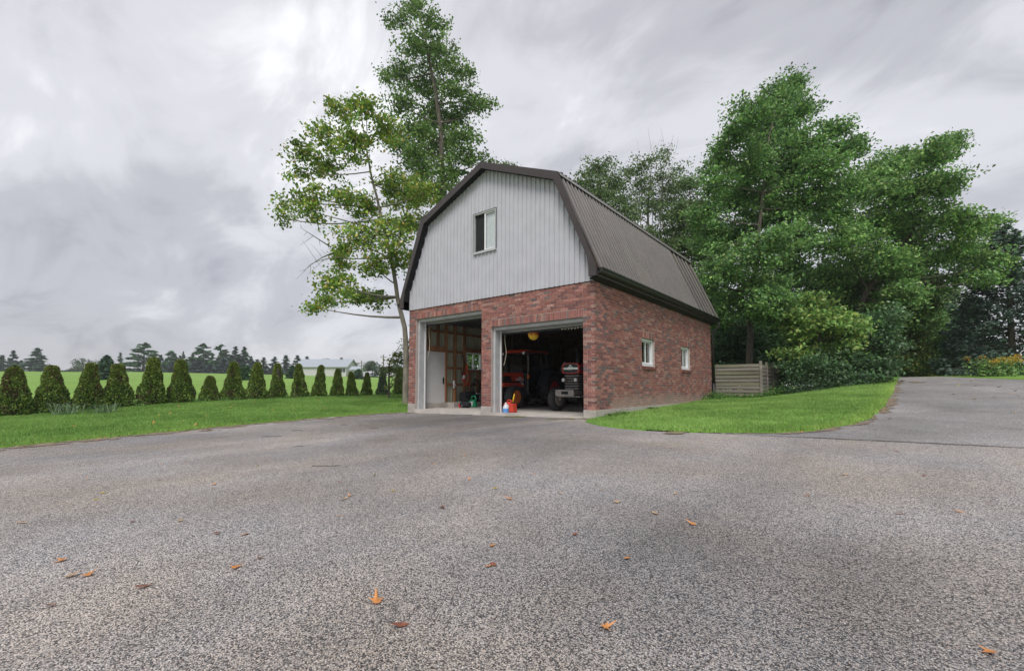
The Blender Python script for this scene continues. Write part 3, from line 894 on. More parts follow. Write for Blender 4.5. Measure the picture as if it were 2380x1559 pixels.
# eaves: fascia, soffit, gutters, downpipe
for s_ in (1, -1):
    X_ = lambda t: CXR + s_ * t
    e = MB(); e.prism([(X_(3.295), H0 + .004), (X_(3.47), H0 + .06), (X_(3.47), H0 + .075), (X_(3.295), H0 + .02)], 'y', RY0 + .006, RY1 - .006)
    e.build('eave_soffit', M['screen_soffit_shade'], barn)  # eave shade painted in: soffit coloured near-black
    MB().box(min(X_(3.47), X_(3.49)), max(X_(3.47), X_(3.49)), RY0 + .005, RY1 - .005, H0 + .055, H0 + .26).build('fascia', M['trim'], barn)
    g = [(3.495, 3.155), (3.495, 3.035), (3.575, 3.035), (3.60, 3.065), (3.605, 3.10), (3.63, 3.125), (3.63, 3.155), (3.62, 3.155), (3.62, 3.13), (3.595, 3.105), (3.59, 3.07), (3.57, 3.045), (3.505, 3.045), (3.505, 3.155)]
    b = MB()
    n = len(g)
    vs = [(X_(p[0]), y, p[1] + .0) for y in (RY0 + .02, RY1 + .03) for p in g]
    b.add(vs, [(i, (i + 1) % n, (i + 1) % n + n, i + n) for i in range(n)])
    for y in (RY0 + .02, RY1 + .03):
        b.add([(X_(p[0]), y, p[1]) for p in g[:7]], [tuple(range(7))])
    gt = b.build('gutter', M['gutter'], barn)
    if s_ == 1:
        MB().tube([(.28, 9.47, 3.06), (.28, 9.47, 2.92), (.24, 9.45, 2.80), (.12, 9.40, 2.70), (.075, 9.36, 2.60), (.07, 9.34, 2.4), (.07, 9.34, .62)], .042, 8).build('downpipe', M['gutter'], barn, smooth=True)
        MB().tube([(.07, 9.34, .66), (.07, 9.34, .1), (.075, 9.34, -.1)], .056, 10).build('downpipe_boot', M['black'], barn, smooth=True)
# roofline moss-stained lower edge stays with the sheet material

# ------------------------------------------------------------------ inside the garage
MB().box(BX0 + .02, -.1, .11, BY1 - .02, 2.86, 2.91).build('loft_floor', M['loft'], barn)
for k in range(14):
    y = .55 + k * .65
    MB().box(BX0 + .1, -.1, y - .02, y + .02, 2.68, 2.858).build('joist', M['loft'], barn)
iw = MB()
for k in range(len(WYS) - 1):
    a, b = max(WYS[k], .10), min(WYS[k + 1], BY1 - .03)
    if k % 2 == 0: iw.box(-.14, -.092, a, b, .004, 2.85)
    else: iw.box(-.14, -.092, a, b, .004, WZ0 - .01); iw.box(-.14, -.092, a, b, WZ1 + .01, 2.85)
iw.build('inner_wall', M['loft'], barn, fix=False)
MB().box(BX0 + .02, -.1, BY1 - .1, BY1 - .031, .004, 2.85).build('rear_wall', M['loft'], barn)
for k in range(11):
    x = -.6 - .55 * k
    MB().box(x - .02, x + .02, BY1 - .19, BY1 - .101, .004, 2.67).build('stud', M['loft'], barn)
for z in (.8, 1.6, 2.3):
    MB().box(BX0 + .2, -.2, BY1 - .215, BY1 - .191, z - .04, z + .04).build('girt', M['loft'], barn)
for x, y in ((-2.05, 7.2), (-1.75, 7.9)):
    MB().box(x - .05, x + .05, y - .05, y + .05, FZ, 2.68).build('post', M['steel'], barn)
# inside faces of the front wall
f = MB()
for a, b, z0, z1 in ((BX0 + .02, LX0 - .07, .004, 2.85), (LX1 + .07, RX0 - .07, .004, 2.85), (RX1 + .07, -.142, .004, 2.85), (LX0 - .07, LX1 + .07, LZ + .08, 2.85), (RX0 - .07, RX1 + .07, RZ + .08, 2.85)):
    f.box(a, b, .09, .20, z0, z1)
f.build('inner_wall', M['loft'], barn)
# left wall: steel sheet on timber
DY0, DY1, DZ1 = .56, 1.42, 1.70
QY0, QY1, QZ0, QZ1 = 2.48, 3.25, 1.13, 1.76
xw = BX0 + .03
def lsheet(y0, y1):
    b = MB(); y = y0; pts = []
    while y < y1 - .01:
        for o_, dd in ((0, 0), (.05, 0), (.062, .016), (.085, .016), (.097, 0), (.135, .0), (.142, .007), (.150, .0), (.185, 0)):
            if y + o_ <= y1: pts.append((y + o_, dd))
        y += .19
    pts.append((y1, 0))
    for (a, da), (c, dc) in zip(pts[:-1], pts[1:]):
        if c - a < 1e-4: continue
        mid = (a + c) / 2
        zs = [(0.004, 3.3)]
        if DY0 < mid < DY1: zs = [(DZ1 - .02, 3.3)]
        if QY0 < mid < QY1: zs = [(.004, QZ0 + .02), (QZ1 - .02, 3.3)]
        for z0, z1 in zs:
            b.add([(xw + da, a, z0), (xw + dc, c, z0), (xw + dc, c, z1), (xw + da, a, z1)], [(0, 1, 2, 3)])
    return b
y = .1
while y < BY1 - .1:
    y2 = min(y + .9, BY1 - .05)
    lsheet(y, y2).build('wall_sheet', M['sheet'] if y < 3.0 else M['loft'], barn, fix=False)  # inner sheets take a dark colour that stands in for deep shade
    y = y2
for y in (.42, 1.47, 1.90, 2.36, 3.32, 3.9, 4.5, 5.1, 5.7, 6.3, 6.9, 7.5, 8.1, 8.7):
    MB().box(xw + .045, xw + .135, y - .034, y + .034, .004, 2.67).build('stud', M['stud'] if y < 3.4 else M['loft'], barn, bevel=.003)  # inner studs darkened by colour to paint the same shade
for y in (.72, 1.12):
    MB().box(xw + .045, xw + .13, y - .03, y + .03, DZ1 + .18, 2.67).build('stud', M['stud'], barn, bevel=.003)
for y in (2.66, 3.05):
    MB().box(xw + .045, xw + .13, y - .03, y + .03, .004, QZ0 - .07).build('stud', M['stud'], barn, bevel=.003)
for z in (.60, 1.17, 1.73, 2.38):
    ends = [.456, 1.436, 1.504, 1.866, 1.934, 2.326, 2.394, 3.286, 3.354, 3.866, 3.934, 4.466, 4.534, 6.2]
    for a, b in zip(ends[::2], ends[1::2]):
        if z < 1.8 and a < 1: continue
        if a > 2.39 and a < 3 and z > 1.1 and z < 1.8: continue
        MB().box(xw + .03, xw + .075, a, b, z - .035, z + .035).build('girt', M['stud'] if a < 3.3 else M['loft'], barn)  # inner girts share the painted shade of the sheets behind
MB().box(xw + .03, xw + .14, .456, 1.436, DZ1 + .03, DZ1 + .17).build('door_header', M['stud'], barn, bevel=.003)
MB().box(xw + .03, xw + .14, 2.394, 3.286, QZ0 - .07, QZ0 - .005).build('window_stool', M['stud'], barn, bevel=.003)
MB().box(xw + .03, xw + .14, 2.394, 3.286, QZ1 + .005, QZ1 + .15).build('window_header', M['stud'], barn, bevel=.003)
f = MB(); f.box(xw + .02, xw + .15, DY0 - .05, DY0, FZ, DZ1 + .03); f.box(xw + .02, xw + .15, DY1, DY1 + .03, FZ, DZ1 + .03); f.box(xw + .02, xw + .15, DY0, DY1, DZ1, DZ1 + .03)
f.build('door_casing', M['stud'], barn)
dr = MB().box(xw + .06, xw + .11, DY0 + .004, DY1 - .004, FZ + .012, DZ1 - .004).build('door', M['doorwhite'], barn, bevel=.004)
h = MB(); h.box(xw + .11, xw + .122, DY1 - .10, DY1 - .045, .62, .84); h.tube([(xw + .122, DY1 - .07, .76), (xw + .17, DY1 - .07, .76), (xw + .17, DY1 - .16, .76)], .011, 8)
h.build('handle', M['black'], dr)
wl = MB(); wl.box(xw + .01, xw + .10, QY0, QY0 + .04, QZ0, QZ1); wl.box(xw + .01, xw + .10, QY1 - .04, QY1, QZ0, QZ1); wl.box(xw + .01, xw + .10, QY0 + .04, QY1 - .04, QZ0, QZ0 + .04); wl.box(xw + .01, xw + .10, QY0 + .04, QY1 - .04, QZ1 - .04, QZ1)
wl.box(xw + .03, xw + .08, 2.84, 2.88, QZ0 + .04, QZ1 - .04)
wo = wl.build('window', M['white'], barn)
MB().box(xw + .05, xw + .054, QY0 + .04, 2.84, QZ0 + .04, QZ1 - .04).build('pane', M['glass'], wo)
MB().box(xw + .056, xw + .060, 2.88, QY1 - .04, QZ0 + .04, QZ1 - .04).build('pane', M['glass'], wo)
MB().box(BX0 + .2, BX0 + .52, DY1 + .06, 5.2, FZ - .01, -.005).build('curb', M['concrete'], barn, bevel=.01)

# overhead doors rolled up under the ceiling, jambs, headers, tracks and pull ropes
for (a, b, top) in ((LX0, LX1, LZ), (RX0, RX1, RZ)):
    MB().box(a, a + .075, .092, .34, FZ, top - .002).build('jamb', M['jamb'], barn, bevel=.004)
    MB().box(b - .035, b, .092, .34, FZ, top - .002).build('jamb', M['jamb'], barn, bevel=.004)
    MB().box(a + .0755, b - .0355, .092, .34, top - .085, top - .002).build('header', M['jamb'], barn, bevel=.004)
    st = MB(); st.box(a + .0755, a + .10, .30, .335, FZ, top - .086)
    st.build('door_stop', M['white'], barn)
    zt = 2.67 if top > 2.4 else top + .12
    dz = top - .145
    dm_ = MB()
    for k in range(4):
        y0 = .46 + k * .54
        dm_.box(a - .03, b + .03, y0, y0 + .525, zt - .05 if k else zt - .09, zt)
    od = dm_.build('overhead_door', M['darkmetal'], barn, bevel=.012)
    MB().box(a - .03, b + .03, .40, .45, dz, dz + .07).build('bottom_rail', M['jamb'], od, bevel=.01)
    MB().tube([(a - .02, .425, dz - .005), (b + .02, .425, dz - .005)], .03, 8).build('bottom_seal', M['darkmetal'], od)
    tk = MB()
    for xx in (a + .045, b - .045):
        tk.tube([(xx, .39, FZ), (xx, .39, dz - .05), (xx, .42, zt - .03), (xx, .55, zt + .03), (xx, 2.8, zt + .03)], .018, 6)
    tk.build('door_track', M['steel'], barn)
    rp_ = MB(); x0 = a + .10
    pts = []
    for k in range(13):
        u = k / 12
        pts.append((x0 + .06 + .16 * math.sin(u * 2.2) * u - .10 * max(0, u - .6) * 2.5 - .05 * u, .40 - .03 * u, dz - .03 - u * (1.05 if top > 2.4 else .85)))
    rp_.tube(pts, .007, 6)
    rp_.build('pull_rope', M['rope'], od)
pt = MB()
for k in range(9):
    x = -1.15 + k * .09
    pt.add([(x, .395, dz - .02), (x + .08, .395, dz - .02), (x + .03 + .02 * rng.random(), .392, dz - .05 - .04 * rng.random())], [(0, 1, 2)])
pt.build('torn_seal', M['rope'], od, fix=False)

# ------------------------------------------------------------------ wheels and tractors
def text_mesh(name, s, size, mat_, parent, loc, rot, ext=.002):
    c = bpy.data.curves.new('t', 'FONT'); c.body = s; c.size = size; c.extrude = ext; c.align_x = 'CENTER'; c.align_y = 'CENTER'; c.offset = size * .025
    o = bpy.data.objects.new('t', c); COL.objects.link(o)
    dg = bpy.context.evaluated_depsgraph_get()
    me = bpy.data.meshes.new_from_object(o.evaluated_get(dg))
    bpy.data.objects.remove(o); bpy.data.curves.remove(c)
    me.materials.clear(); me.materials.append(mat_)
    q = bpy.data.objects.new(name, me); COL.objects.link(q)
    q.parent = parent; q.location = Vector(loc) - ORG[parent]; q.rotation_euler = rot
    return q

def wheel(parent, c, r, w, rr, lug, nl, rimmat, dish, steer=0):
    """wheel with its axle along x; dish = +1/-1 side the rim opens to"""
    c = Vector(c)
    hub = MB().lathe([(.0, -.03), (.07, -.03), (.09, 0), (.07, .03), (0, .03)], c, 'x', 20).build('wheel', M['darkmetal'], parent, smooth=False)
    hw = w / 2
    ty = MB()
    prof = [(rr, -hw * .78), (rr + (r - rr) * .35, -hw * .98), (rr + (r - rr) * .72, -hw * .98), (r - .035, -hw * .86), (r - .012, -hw * .55), (r - .004, 0), (r - .012, hw * .55), (r - .035, hw * .86), (rr + (r - rr) * .72, hw * .98), (rr + (r - rr) * .35, hw * .98), (rr, hw * .78)]
    ty.lathe(prof, c, 'x', 40, close=True)
    if lug == 'bar':
        for k in range(nl):
            for sd in (-1, 1):
                a0 = 2 * math.pi * (k + (.5 if sd > 0 else 0)) / nl
                a1 = a0 + 2 * math.pi / nl * 1.05
                q = []
                for (a, t) in ((a0, 0), (a0 + .06, 0), (a1 + .06, sd * hw * .98), (a1, sd * hw * .98)):
                    q.append((a, t))
                bt = [c + Vector((t, (r - .03) * math.cos(a), (r - .03) * math.sin(a))) for a, t in q]
                tp = [c + Vector((t, (r + .028) * math.cos(a), (r + .028) * math.sin(a))) for a, t in q]
                ty.hexa(bt, tp)
    elif lug == 'turf':
        for k in range(nl):
            for j in range(4):
                t = (-.72 + .48 * j) * hw
                a = 2 * math.pi * (k + .5 * (j % 2)) / nl
                da = math.pi / nl * .72
                q = [(a - da, t), (a, t - hw * .2), (a + da, t), (a, t + hw * .2)]
                rt = r - .02 if abs(t) > hw * .5 else r - .008
                ty.hexa([c + Vector((tt, rt * math.cos(u), rt * math.sin(u))) for u, tt in q], [c + Vector((tt, (rt + .018) * math.cos(u), (rt + .018) * math.sin(u))) for u, tt in q])
    elif lug == 'rib':
        for t in (-.62, -.2, .2, .62):
            ty.lathe([(r - .02, hw * t - .012), (r + .004, hw * t - .010), (r + .004, hw * t + .010), (r - .02, hw * t + .012)], c, 'x', 40)
        for k in range(44):
            for sd in (-1, 1):
                a = 2 * math.pi * k / 44
                q = [(a, sd * hw * .7), (a + .06, sd * hw * .7), (a + .06, sd * hw * .99), (a, sd * hw * .99)]
                ty.hexa([c + Vector((t, (r - .07) * math.cos(u), (r - .07) * math.sin(u))) for u, t in q], [c + Vector((t, (r - .012) * math.cos(u), (r - .012) * math.sin(u))) for u, t in q])
    t_ = ty.build('tyre', M['rubber'], hub, smooth=False)
    dsh = dish
    rm = MB().lathe([(rr + .012, -hw * .8), (rr - .012, -hw * .72), (rr - .03, -hw * .3), (rr - .03, hw * .3), (rr - .012, hw * .72), (rr + .012, hw * .8)], c, 'x', 40)
    rm.lathe([(rr - .03, dsh * hw * .42), (rr * .62, dsh * hw * .22), (rr * .38, dsh * hw * .36), (.03, dsh * hw * .36)], c, 'x', 40)
    for k in range(6):
        a = 2 * math.pi * k / 6
        o_ = c + Vector((dsh * hw * .34, rr * .42 * math.cos(a), rr * .42 * math.sin(a)))
        rm.lathe([(.016, -.012), (.016, .02)], o_, 'x', 6)
    rm.build('rim', rimmat, hub)
    if steer:
        hub_pts = [hub] + list(hub.children)
        mt = Matrix.Translation(c - ORG[parent]) @ Matrix.Rotation(steer, 4, 'Z') @ Matrix.Translation(-(c - ORG[parent]))
        for o in hub_pts: o.data.transform(mt)
    return hub

# --- cab tractor, nose to the doors
kx = -4.69
T1 = thing('cab_tractor', (kx, 3.2, FZ), 'orange red cab tractor with black glazed cab and orange front rims', 'tractor')
for sx in (1, -1):
    wheel(T1, (kx + sx * .55, 2.30, FZ + .365), .358, .27, .205, 'turf', 26, M['rimorange'], sx)
    wheel(T1, (kx + sx * .69, 4.25, FZ + .575), .545, .34, .31, 'bar', 18, M['red'], sx)
b = MB(); b.box(kx - .16, kx + .16, 2.0, 4.6, FZ + .28, FZ + .52); b.box(kx - .55, kx + .55, 2.24, 2.36, FZ + .31, FZ + .42); b.box(kx - .62, kx + .62, 4.15, 4.35, FZ + .45, FZ + .65)
b.build('chassis', M['darkmetal'], T1, bevel=.01)
hd = MB(); hd.hexa([(kx - .32, 1.92, .70), (kx + .32, 1.92, .70), (kx + .36, 3.08, .715), (kx - .36, 3.08, .715)], [(kx - .27, 1.98, .955), (kx + .27, 1.98, .955), (kx + .34, 3.06, 1.01), (kx - .34, 3.06, 1.01)])
hood = hd.build('hood', M['orange'], T1, bevel=.03)
MB().box(kx - .345, kx + .345, 1.955, 3.07, .655, .70).build('hood_stripe', M['black'], hood)
MB().box(kx - .36, kx + .36, 1.96, 3.07, .52, .654).build('lower_panel', M['orange'], T1, bevel=.015)
MB().box(kx - .30, kx + .30, 1.97, 3.1, .30, .519).build('engine', M['darkmetal'], T1)
for sx in (1, -1):
    gv = MB()
    X0 = kx + sx * .322
    gv.prism([(1.98, .715), (2.42, .715), (2.36, .88), (1.99, .875)], 'x', X0 - .012, X0 + .022)
    for k in range(5):
        gv.box(X0 + sx * .02 - .006, X0 + sx * .02 + .006, 2.0, 2.36, .73 + k * .03, .742 + k * .03)
    gv.build('side_grille', M['black'], hood)
MB().box(kx - .24, kx + .24, 1.905, 1.925, .72, .92).build('front_grille', M['black'], hood)
for sx in (1, -1):
    MB().box(kx + sx * .2 - .07, kx + sx * .2 + .07, 1.90, 1.912, .80, .86).build('headlamp', M['lens'], hood)
sgn = text_mesh('lettering', 'KUBOTA', .105, M['paper'], hood, (kx + .358, 2.83, .765), (R(90), 0, R(90)))
b = MB()
for (y, z, r_) in ((2.80, .835, .035), (2.86, .83, .04), (2.92, .828, .03)):
    b.lathe([(r_, 0), (r_, .006)], (kx + .350, y, z), 'x', 12)
b.build('crest', M['flower'], hood)
MB().box(kx + .346, kx + .350, 2.86, 3.02, .668, .690).build('model_plate', M['jug'], hood)
MB().box(kx + .361, kx + .364, 2.93, 3.04, .60, .635).build('sticker', M['paper'], T1)
# cab frame
cx0, cx1, cy0, cy1, cz0, cz1 = kx - .55, kx + .55, 3.13, 4.40, .30, 1.70
fr = MB()
P = {}
for sx in (-1, 1):
    fb, ft = Vector((kx + sx * .54, cy0, cz0)), Vector((kx + sx * .50, cy0 + .06, cz1))
    mb_, mt_ = Vector((kx + sx * .55, 3.98, .62)), Vector((kx + sx * .50, 3.92, cz1))
    rb, rt = Vector((kx + sx * .52, cy1, .95)), Vector((kx + sx * .48, cy1 - .1, cz1))
    P[sx] = (fb, ft, mb_, mt_, rb, rt)
    fr.tube([fb, ft], .026, 8); fr.tube([mb_, mt_], .026, 8); fr.tube([rb, rt], .026, 8)
    fr.tube([ft, mt_, rt], .024, 8); fr.tube([mb_, rb], .02, 8)
    fr.tube([fb, (kx + sx * .55, 3.5, .26), (kx + sx * .55, 3.72, .32), (kx + sx * .55, 3.88, .48), mb_], .022, 8)
for i in (1, 3, 5):
    fr.tube([P[-1][i], P[1][i]], .022, 8)
cab = fr.build('cab', M['darkmetal'], T1, smooth=True)
MB().box(kx - .50, kx + .50, 3.16, 4.3, .20, .27).build('cab_floor', M['black'], cab)
MB().hexa([(kx - .54, 3.10, .28), (kx + .54, 3.10, .28), (kx + .54, 3.15, .28), (kx - .54, 3.15, .28)], [(kx - .54, 3.10, .98), (kx + .54, 3.10, .98), (kx + .54, 3.15, .98), (kx - .54, 3.15, .98)]).build('cowl', M['darkmetal'], cab)
def quadpane(name, q, m_, par, th=.004):
    n_ = (Vector(q[1]) - Vector(q[0])).cross(Vector(q[3]) - Vector(q[0])).normalized() * th
    MB().hexa([Vector(v) for v in q], [Vector(v) + n_ for v in q]).build(name, m_, par)
quadpane('windscreen', [(kx - .51, 3.14, .99), (kx + .51, 3.14, .99), (kx + .475, 3.19, 1.66), (kx - .475, 3.19, 1.66)], M['cabglass'], cab)
for sx in (-1, 1):
    quadpane('door_glass', [(kx + sx * .535, 3.20, .42), (kx + sx * .545, 3.95, .66), (kx + sx * .497, 3.88, 1.66), (kx + sx * .497, 3.24, 1.66)], M['cabglass'], cab)
    quadpane('side_glass', [(kx + sx * .54, 4.02, .70), (kx + sx * .515, 4.36, .98), (kx + sx * .478, 4.28, 1.66), (kx + sx * .497, 3.97, 1.66)], M['cabglass'], cab)
quadpane('rear_glass', [(kx - .49, cy1, 1.0), (kx + .49, cy1, 1.0), (kx + .46, cy1 - .09, 1.66), (kx - .46, cy1 - .09, 1.66)], M['cabglass'], cab)
MB().hexa([(kx - .56, 3.02, 1.70), (kx + .56, 3.02, 1.70), (kx + .54, 4.46, 1.70), (kx - .54, 4.46, 1.70)], [(kx - .46, 3.10, 1.80), (kx + .46, 3.10, 1.80), (kx + .46, 4.36, 1.79), (kx - .46, 4.36, 1.79)]).build('cab_roof', M['orange'], cab, bevel=.02)
for sx in (-1, 1):
    lm = MB(); lm.box(kx + sx * .50 - .055, kx + sx * .50 + .055, 2.93, 3.0, 1.615, 1.70)
    l_ = lm.build('work_lamp', M['black'], cab, bevel=.01)
    MB().box(kx + sx * .50 - .05, kx + sx * .50 + .05, 2.915, 2.929, 1.62, 1.695).build('lens', M['lens'], l_)
    MB().tube([(kx + sx * .55, 3.12, 1.52), (kx + sx * .68, 2.98, 1.50), (kx + sx * .70, 2.96, 1.12), (kx + sx * .58, 3.1, 1.02)], .011, 6).build('mirror_arm', M['steel'], cab)
    MB().box(kx + sx * .575 - .03, kx + sx * .575 + .03, 3.06, 3.13, .80, .94).build('marker_lamp', M['amber'], cab, bevel=.012)
    MB().tube([(kx + sx * .555, 3.10, .30), (kx + sx * .555, 3.10, 1.64)], .014, 6).build('grab_rail', M['steel'], cab)
    # fender
    fd = MB()
    prof = []
    for k in range(11):
        a = R(165 - 13 * k)
        prof.append((4.25 + .66 * math.cos(a), FZ + .60 + .66 * math.sin(a)))
    n = len(prof)
    vs = [(kx + sx * u, y, z) for (u) in (.50, .90) for (y, z) in prof] + [(kx + sx * u, y + (4.25 - y) * .05, z - .03) for (u) in (.50, .90) for (y, z) in prof]
    fs = []
    for k in range(n - 1):
        fs += [(k, k + 1, n + k + 1, n + k), (2 * n + k, 3 * n + k, 3 * n + k + 1, 2 * n + k + 1), (n + k, n + k + 1, 3 * n + k + 1, 3 * n + k), (k, 2 * n + k, 2 * n + k + 1, k + 1)]
    fd.add(vs, fs); fd.build('fender', M['darkmetal'], T1)
    sp = MB(); sp.tube([(kx + sx * .52, 3.2, .22), (kx + sx * .60, 3.22, -.0), (kx + sx * .60, 3.5, -.0), (kx + sx * .52, 3.52, .22)], .022, 6); sp.box(kx + sx * .60 - .07, kx + sx * .60 + .07, 3.22, 3.5, -.02, .015)
    sp.build('step', M['darkmetal'], T1)
for o in [cab] + list(cab.children_recursive):
    for v in o.data.vertices: v.co.x *= .90
st = MB(); st.box(kx - .24, kx + .24, 3.75, 4.15, .55, .68); st.hexa([(kx - .24, 4.1, .66), (kx + .24, 4.1, .66), (kx + .24, 4.22, .66), (kx - .24, 4.22, .66)], [(kx - .2, 4.2, 1.25), (kx + .2, 4.2, 1.25), (kx + .2, 4.28, 1.25), (kx - .2, 4.28, 1.25)])
st.box(kx - .1, kx + .1, 3.85, 4.1, .27, .56)
st.build('seat', M['blackcloth'], T1, bevel=.03)
sw = MB(); sw.tube([(kx, 3.22, .95), (kx, 3.48, 1.12)], .02, 8)
ring = [(kx + .17 * math.cos(2 * math.pi * k / 20), 3.50 + .06 * math.sin(2 * math.pi * k / 20), 1.13 + .16 * math.sin(2 * math.pi * k / 20)) for k in range(21)]
sw.tube(ring, .013, 6)
sw.tube([(kx - .17, 3.5, 1.13), (kx + .17, 3.5, 1.13)], .010, 6)
sw.build('steering_wheel', M['black'], T1)
sv = MB().prism([(kx + .70, 1.08), (kx + .98, 1.08), (kx + 1.02, 1.16), (kx + .89, 1.42), (kx + .79, 1.42), (kx + .66, 1.16)], 'y', 4.86, 4.868)
smv = sv.build('warning_triangle', M['steel'], T1)
MB().beam((kx + .84, 4.85, .70), (kx + .84, 4.85, 1.25), .03, .02).build('bracket', M['darkmetal'], smv)

# --- old open tractor
mx = -1.65
T2 = thing('open_tractor', (mx, 2.6, FZ), 'old red open tractor with grey louvred grille and round lamps', 'tractor')
wheel(T2, (mx - .64, 1.97, FZ + .340), .335, .19, .195, 'rib', 0, M['steel'], 1, R(-6))
wheel(T2, (mx + .64, 1.97, FZ + .340), .335, .19, .195, 'rib', 0, M['steel'], -1, R(-6))
for sx in (-1, 1):
    wheel(T2, (mx + sx * .70, 3.95, FZ + .655), .625, .32, .36, 'bar', 20, M['steel'], sx)
b = MB(); b.box(mx - .16, mx + .16, 2.2, 4.3, FZ + .38, FZ + .75); b.box(mx - .62, mx + .62, 3.85, 4.05, FZ + .52, FZ + .78); b.box(mx - .56, mx + .56, 1.92, 2.02, FZ + .40, FZ + .48)
b.build('chassis', M['darkmetal'], T2, bevel=.01)
for sx in (-1, 1):
    MB().tube([(mx + sx * .50, 1.97, .44), (mx + sx * .535, 1.97, .20), (mx + sx * .55, 1.97, .14)], [.035, .032, .045], 8).build('kingpin', M['steel'], T2)
hp = [(mx - .255, .90), (mx + .255, .90), (mx + .262, 1.10), (mx + .22, 1.165), (mx, 1.19), (mx - .22, 1.165), (mx - .262, 1.10)]
hood2 = MB().prism(hp, 'y', 1.70, 3.2).build('hood', M['red'], T2, bevel=.012)
fr_out = [(mx - .262, .91), (mx, .885), (mx + .262, .91), (mx + .268, 1.10), (mx + .225, 1.165), (mx, 1.19), (mx - .225, 1.165), (mx - .268, 1.10)]
ct = Vector((mx, 1.04))
b = MB()
n = len(fr_out)
inn = [tuple(ct + (Vector(q) - ct) * .88) for q in fr_out]
for k in range(n):
    k2 = (k + 1) % n
    b.prism([fr_out[k], fr_out[k2], inn[k2], inn[k]], 'y', 1.655, 1.715)
b.build('badge_frame', M['canred'], hood2)
MB().prism(inn, 'y', 1.675, 1.699).build('badge_panel', M['darkmetal'], hood2)
MB().box(mx - .235, mx + .235, 1.662, 1.674, 1.005, 1.055).build('badge_bar', M['chrome'], hood2)
b = MB()
for (ox, oz, s_) in ((0, .055, .045), (-.038, .0, .05), (.038, .0, .05)):
    def tri(k): return [(mx + ox - k, 1.035 + oz + k * .8), (mx + ox + k, 1.035 + oz + k * .8), (mx + ox, 1.035 + oz - k * 1.1)]
    o_, i_ = tri(s_), tri(s_ * .45)
    for k in range(3):
        b.prism([o_[k], o_[(k + 1) % 3], i_[(k + 1) % 3], i_[k]], 'y', 1.65, 1.661)
b.build('emblem', M['chrome'], hood2)
for sx in (-1, 1):
    MB().box(mx + sx * .2645 - .003, mx + sx * .2645 + .003, 1.72, 3.1, 1.0, 1.06).build('hood_stripe', M['darkmetal'], hood2)
    MB().lathe([(.05, -.01), (.05, .012), (.038, .014)], (mx + sx * .268, 2.15, 1.05), 'x', 20).build('gauge', M['chrome'], hood2)
g = MB(); g.box(mx - .21, mx + .21, 1.76, 2.25, .43, .89)
gr = g.build('grille', M['black'], T2)
for k in range(6):
    z = .475 + k * .07
    MB().prism([(1.745, z - .02), (1.70, z - .012), (1.70, z + .012), (1.745, z + .022)], 'x', mx - .215, mx + .215).build('louvre', M['steel'], gr)
    for sx in (-1, 1):
        MB().box(mx + sx * .218 - .006, mx + sx * .218 + .006, 1.76, 2.25, z - .018, z + .018).build('louvre', M['steel'], gr)
for sx in (-1, 1):
    lb = MB().lathe([(.03, .10), (.058, .06), (.062, 0), (.055, -.004)], (mx + sx * .195, 1.60, .715), 'y', 20).build('headlamp', M['steel'], T2, smooth=True)
    MB().lathe([(.05, -.004), (.046, -.018), (.025, -.028), (.0, -.030)], (mx + sx * .195, 1.60, .715), 'y', 20).build('lens', M['lens'], lb, smooth=True)
    MB().beam((mx + sx * .195, 1.66, .715), (mx + sx * .21, 1.78, .70), .03).build('lamp_bracket', M['steel'], lb)
bu = MB()
for q in ((mx - .36, mx + .22, 1.44, 1.47, .40, .445), (mx - .36, mx + .22, 1.44, 1.47, .275, .32), (mx - .36, mx - .17, 1.4405, 1.4695, .3201, .3999), (mx + .05, mx + .22, 1.4405, 1.4695, .3201, .3999), (mx - .355, mx - .31, 1.47, 2.0, .30, .43), (mx + .17, mx + .215, 1.47, 2.0, .30, .43)):
    bu.box(*q)
bu.build('front_bracket', M['steel'], T2, bevel=.004)
MB().hexa([(mx - .28, 1.46, .25), (mx + .40, 1.46, .25), (mx + .40, 1.9, .25), (mx - .28, 1.9, .25)], [(mx - .28, 1.46, .27), (mx + .40, 1.46, .27), (mx + .40, 1.9, .27), (mx - .28, 1.9, .27)]).build('skid_plate', M['steel'], T2)
MB().box(mx - .14, mx + .14, 1.6, 2.3, FZ + .42, .43).build('engine', M['darkmetal'], T2)
ex = MB(); ex.tube([(mx, 2.05, 1.15), (mx, 2.05, 1.19), (mx, 2.05, 1.20), (mx, 2.05, 1.33), (mx, 2.05, 1.34), (mx, 2.05, 1.50), (mx - .02, 2.06, 1.56), (mx - .06, 2.08, 1.61)], [.03, .03, .046, .046, .026, .026, .026, .026], 10)
ex.build('exhaust', M['darkmetal'], T2, smooth=True)
for sx in (-1, 1):
    fd = MB(); prof = []
    for k in range(11):
        a = R(150 - 13 * k); prof.append((3.95 + .72 * math.cos(a), FZ + .66 + .72 * math.sin(a)))
    n = len(prof)
    vs = [(mx + sx * u, y, z) for u in (.50, .86) for (y, z) in prof] + [(mx + sx * u, y, z - .02) for u in (.50, .86) for (y, z) in prof]
    fs = []
    for k in range(n - 1):
        fs += [(k, k + 1, n + k + 1, n + k), (2 * n + k, 3 * n + k, 3 * n + k + 1, 2 * n + k + 1), (n + k, n + k + 1, 3 * n + k + 1, 3 * n + k), (k, 2 * n + k, 2 * n + k + 1, k + 1)]
    fd.add(vs, fs); fd.build('fender', M['red'], T2)
s = MB(); s.box(mx - .22, mx + .22, 3.7, 4.05, .80, .88); s.box(mx - .22, mx + .22, 4.0, 4.08, .88, 1.12); s.box(mx - .08, mx + .08, 3.8, 4.0, .5, .8)
s.build('seat', M['blackcloth'], T2, bevel=.02)
sw = MB(); sw.tube([(mx, 3.1, 1.0), (mx, 3.4, 1.22)], .02, 8)
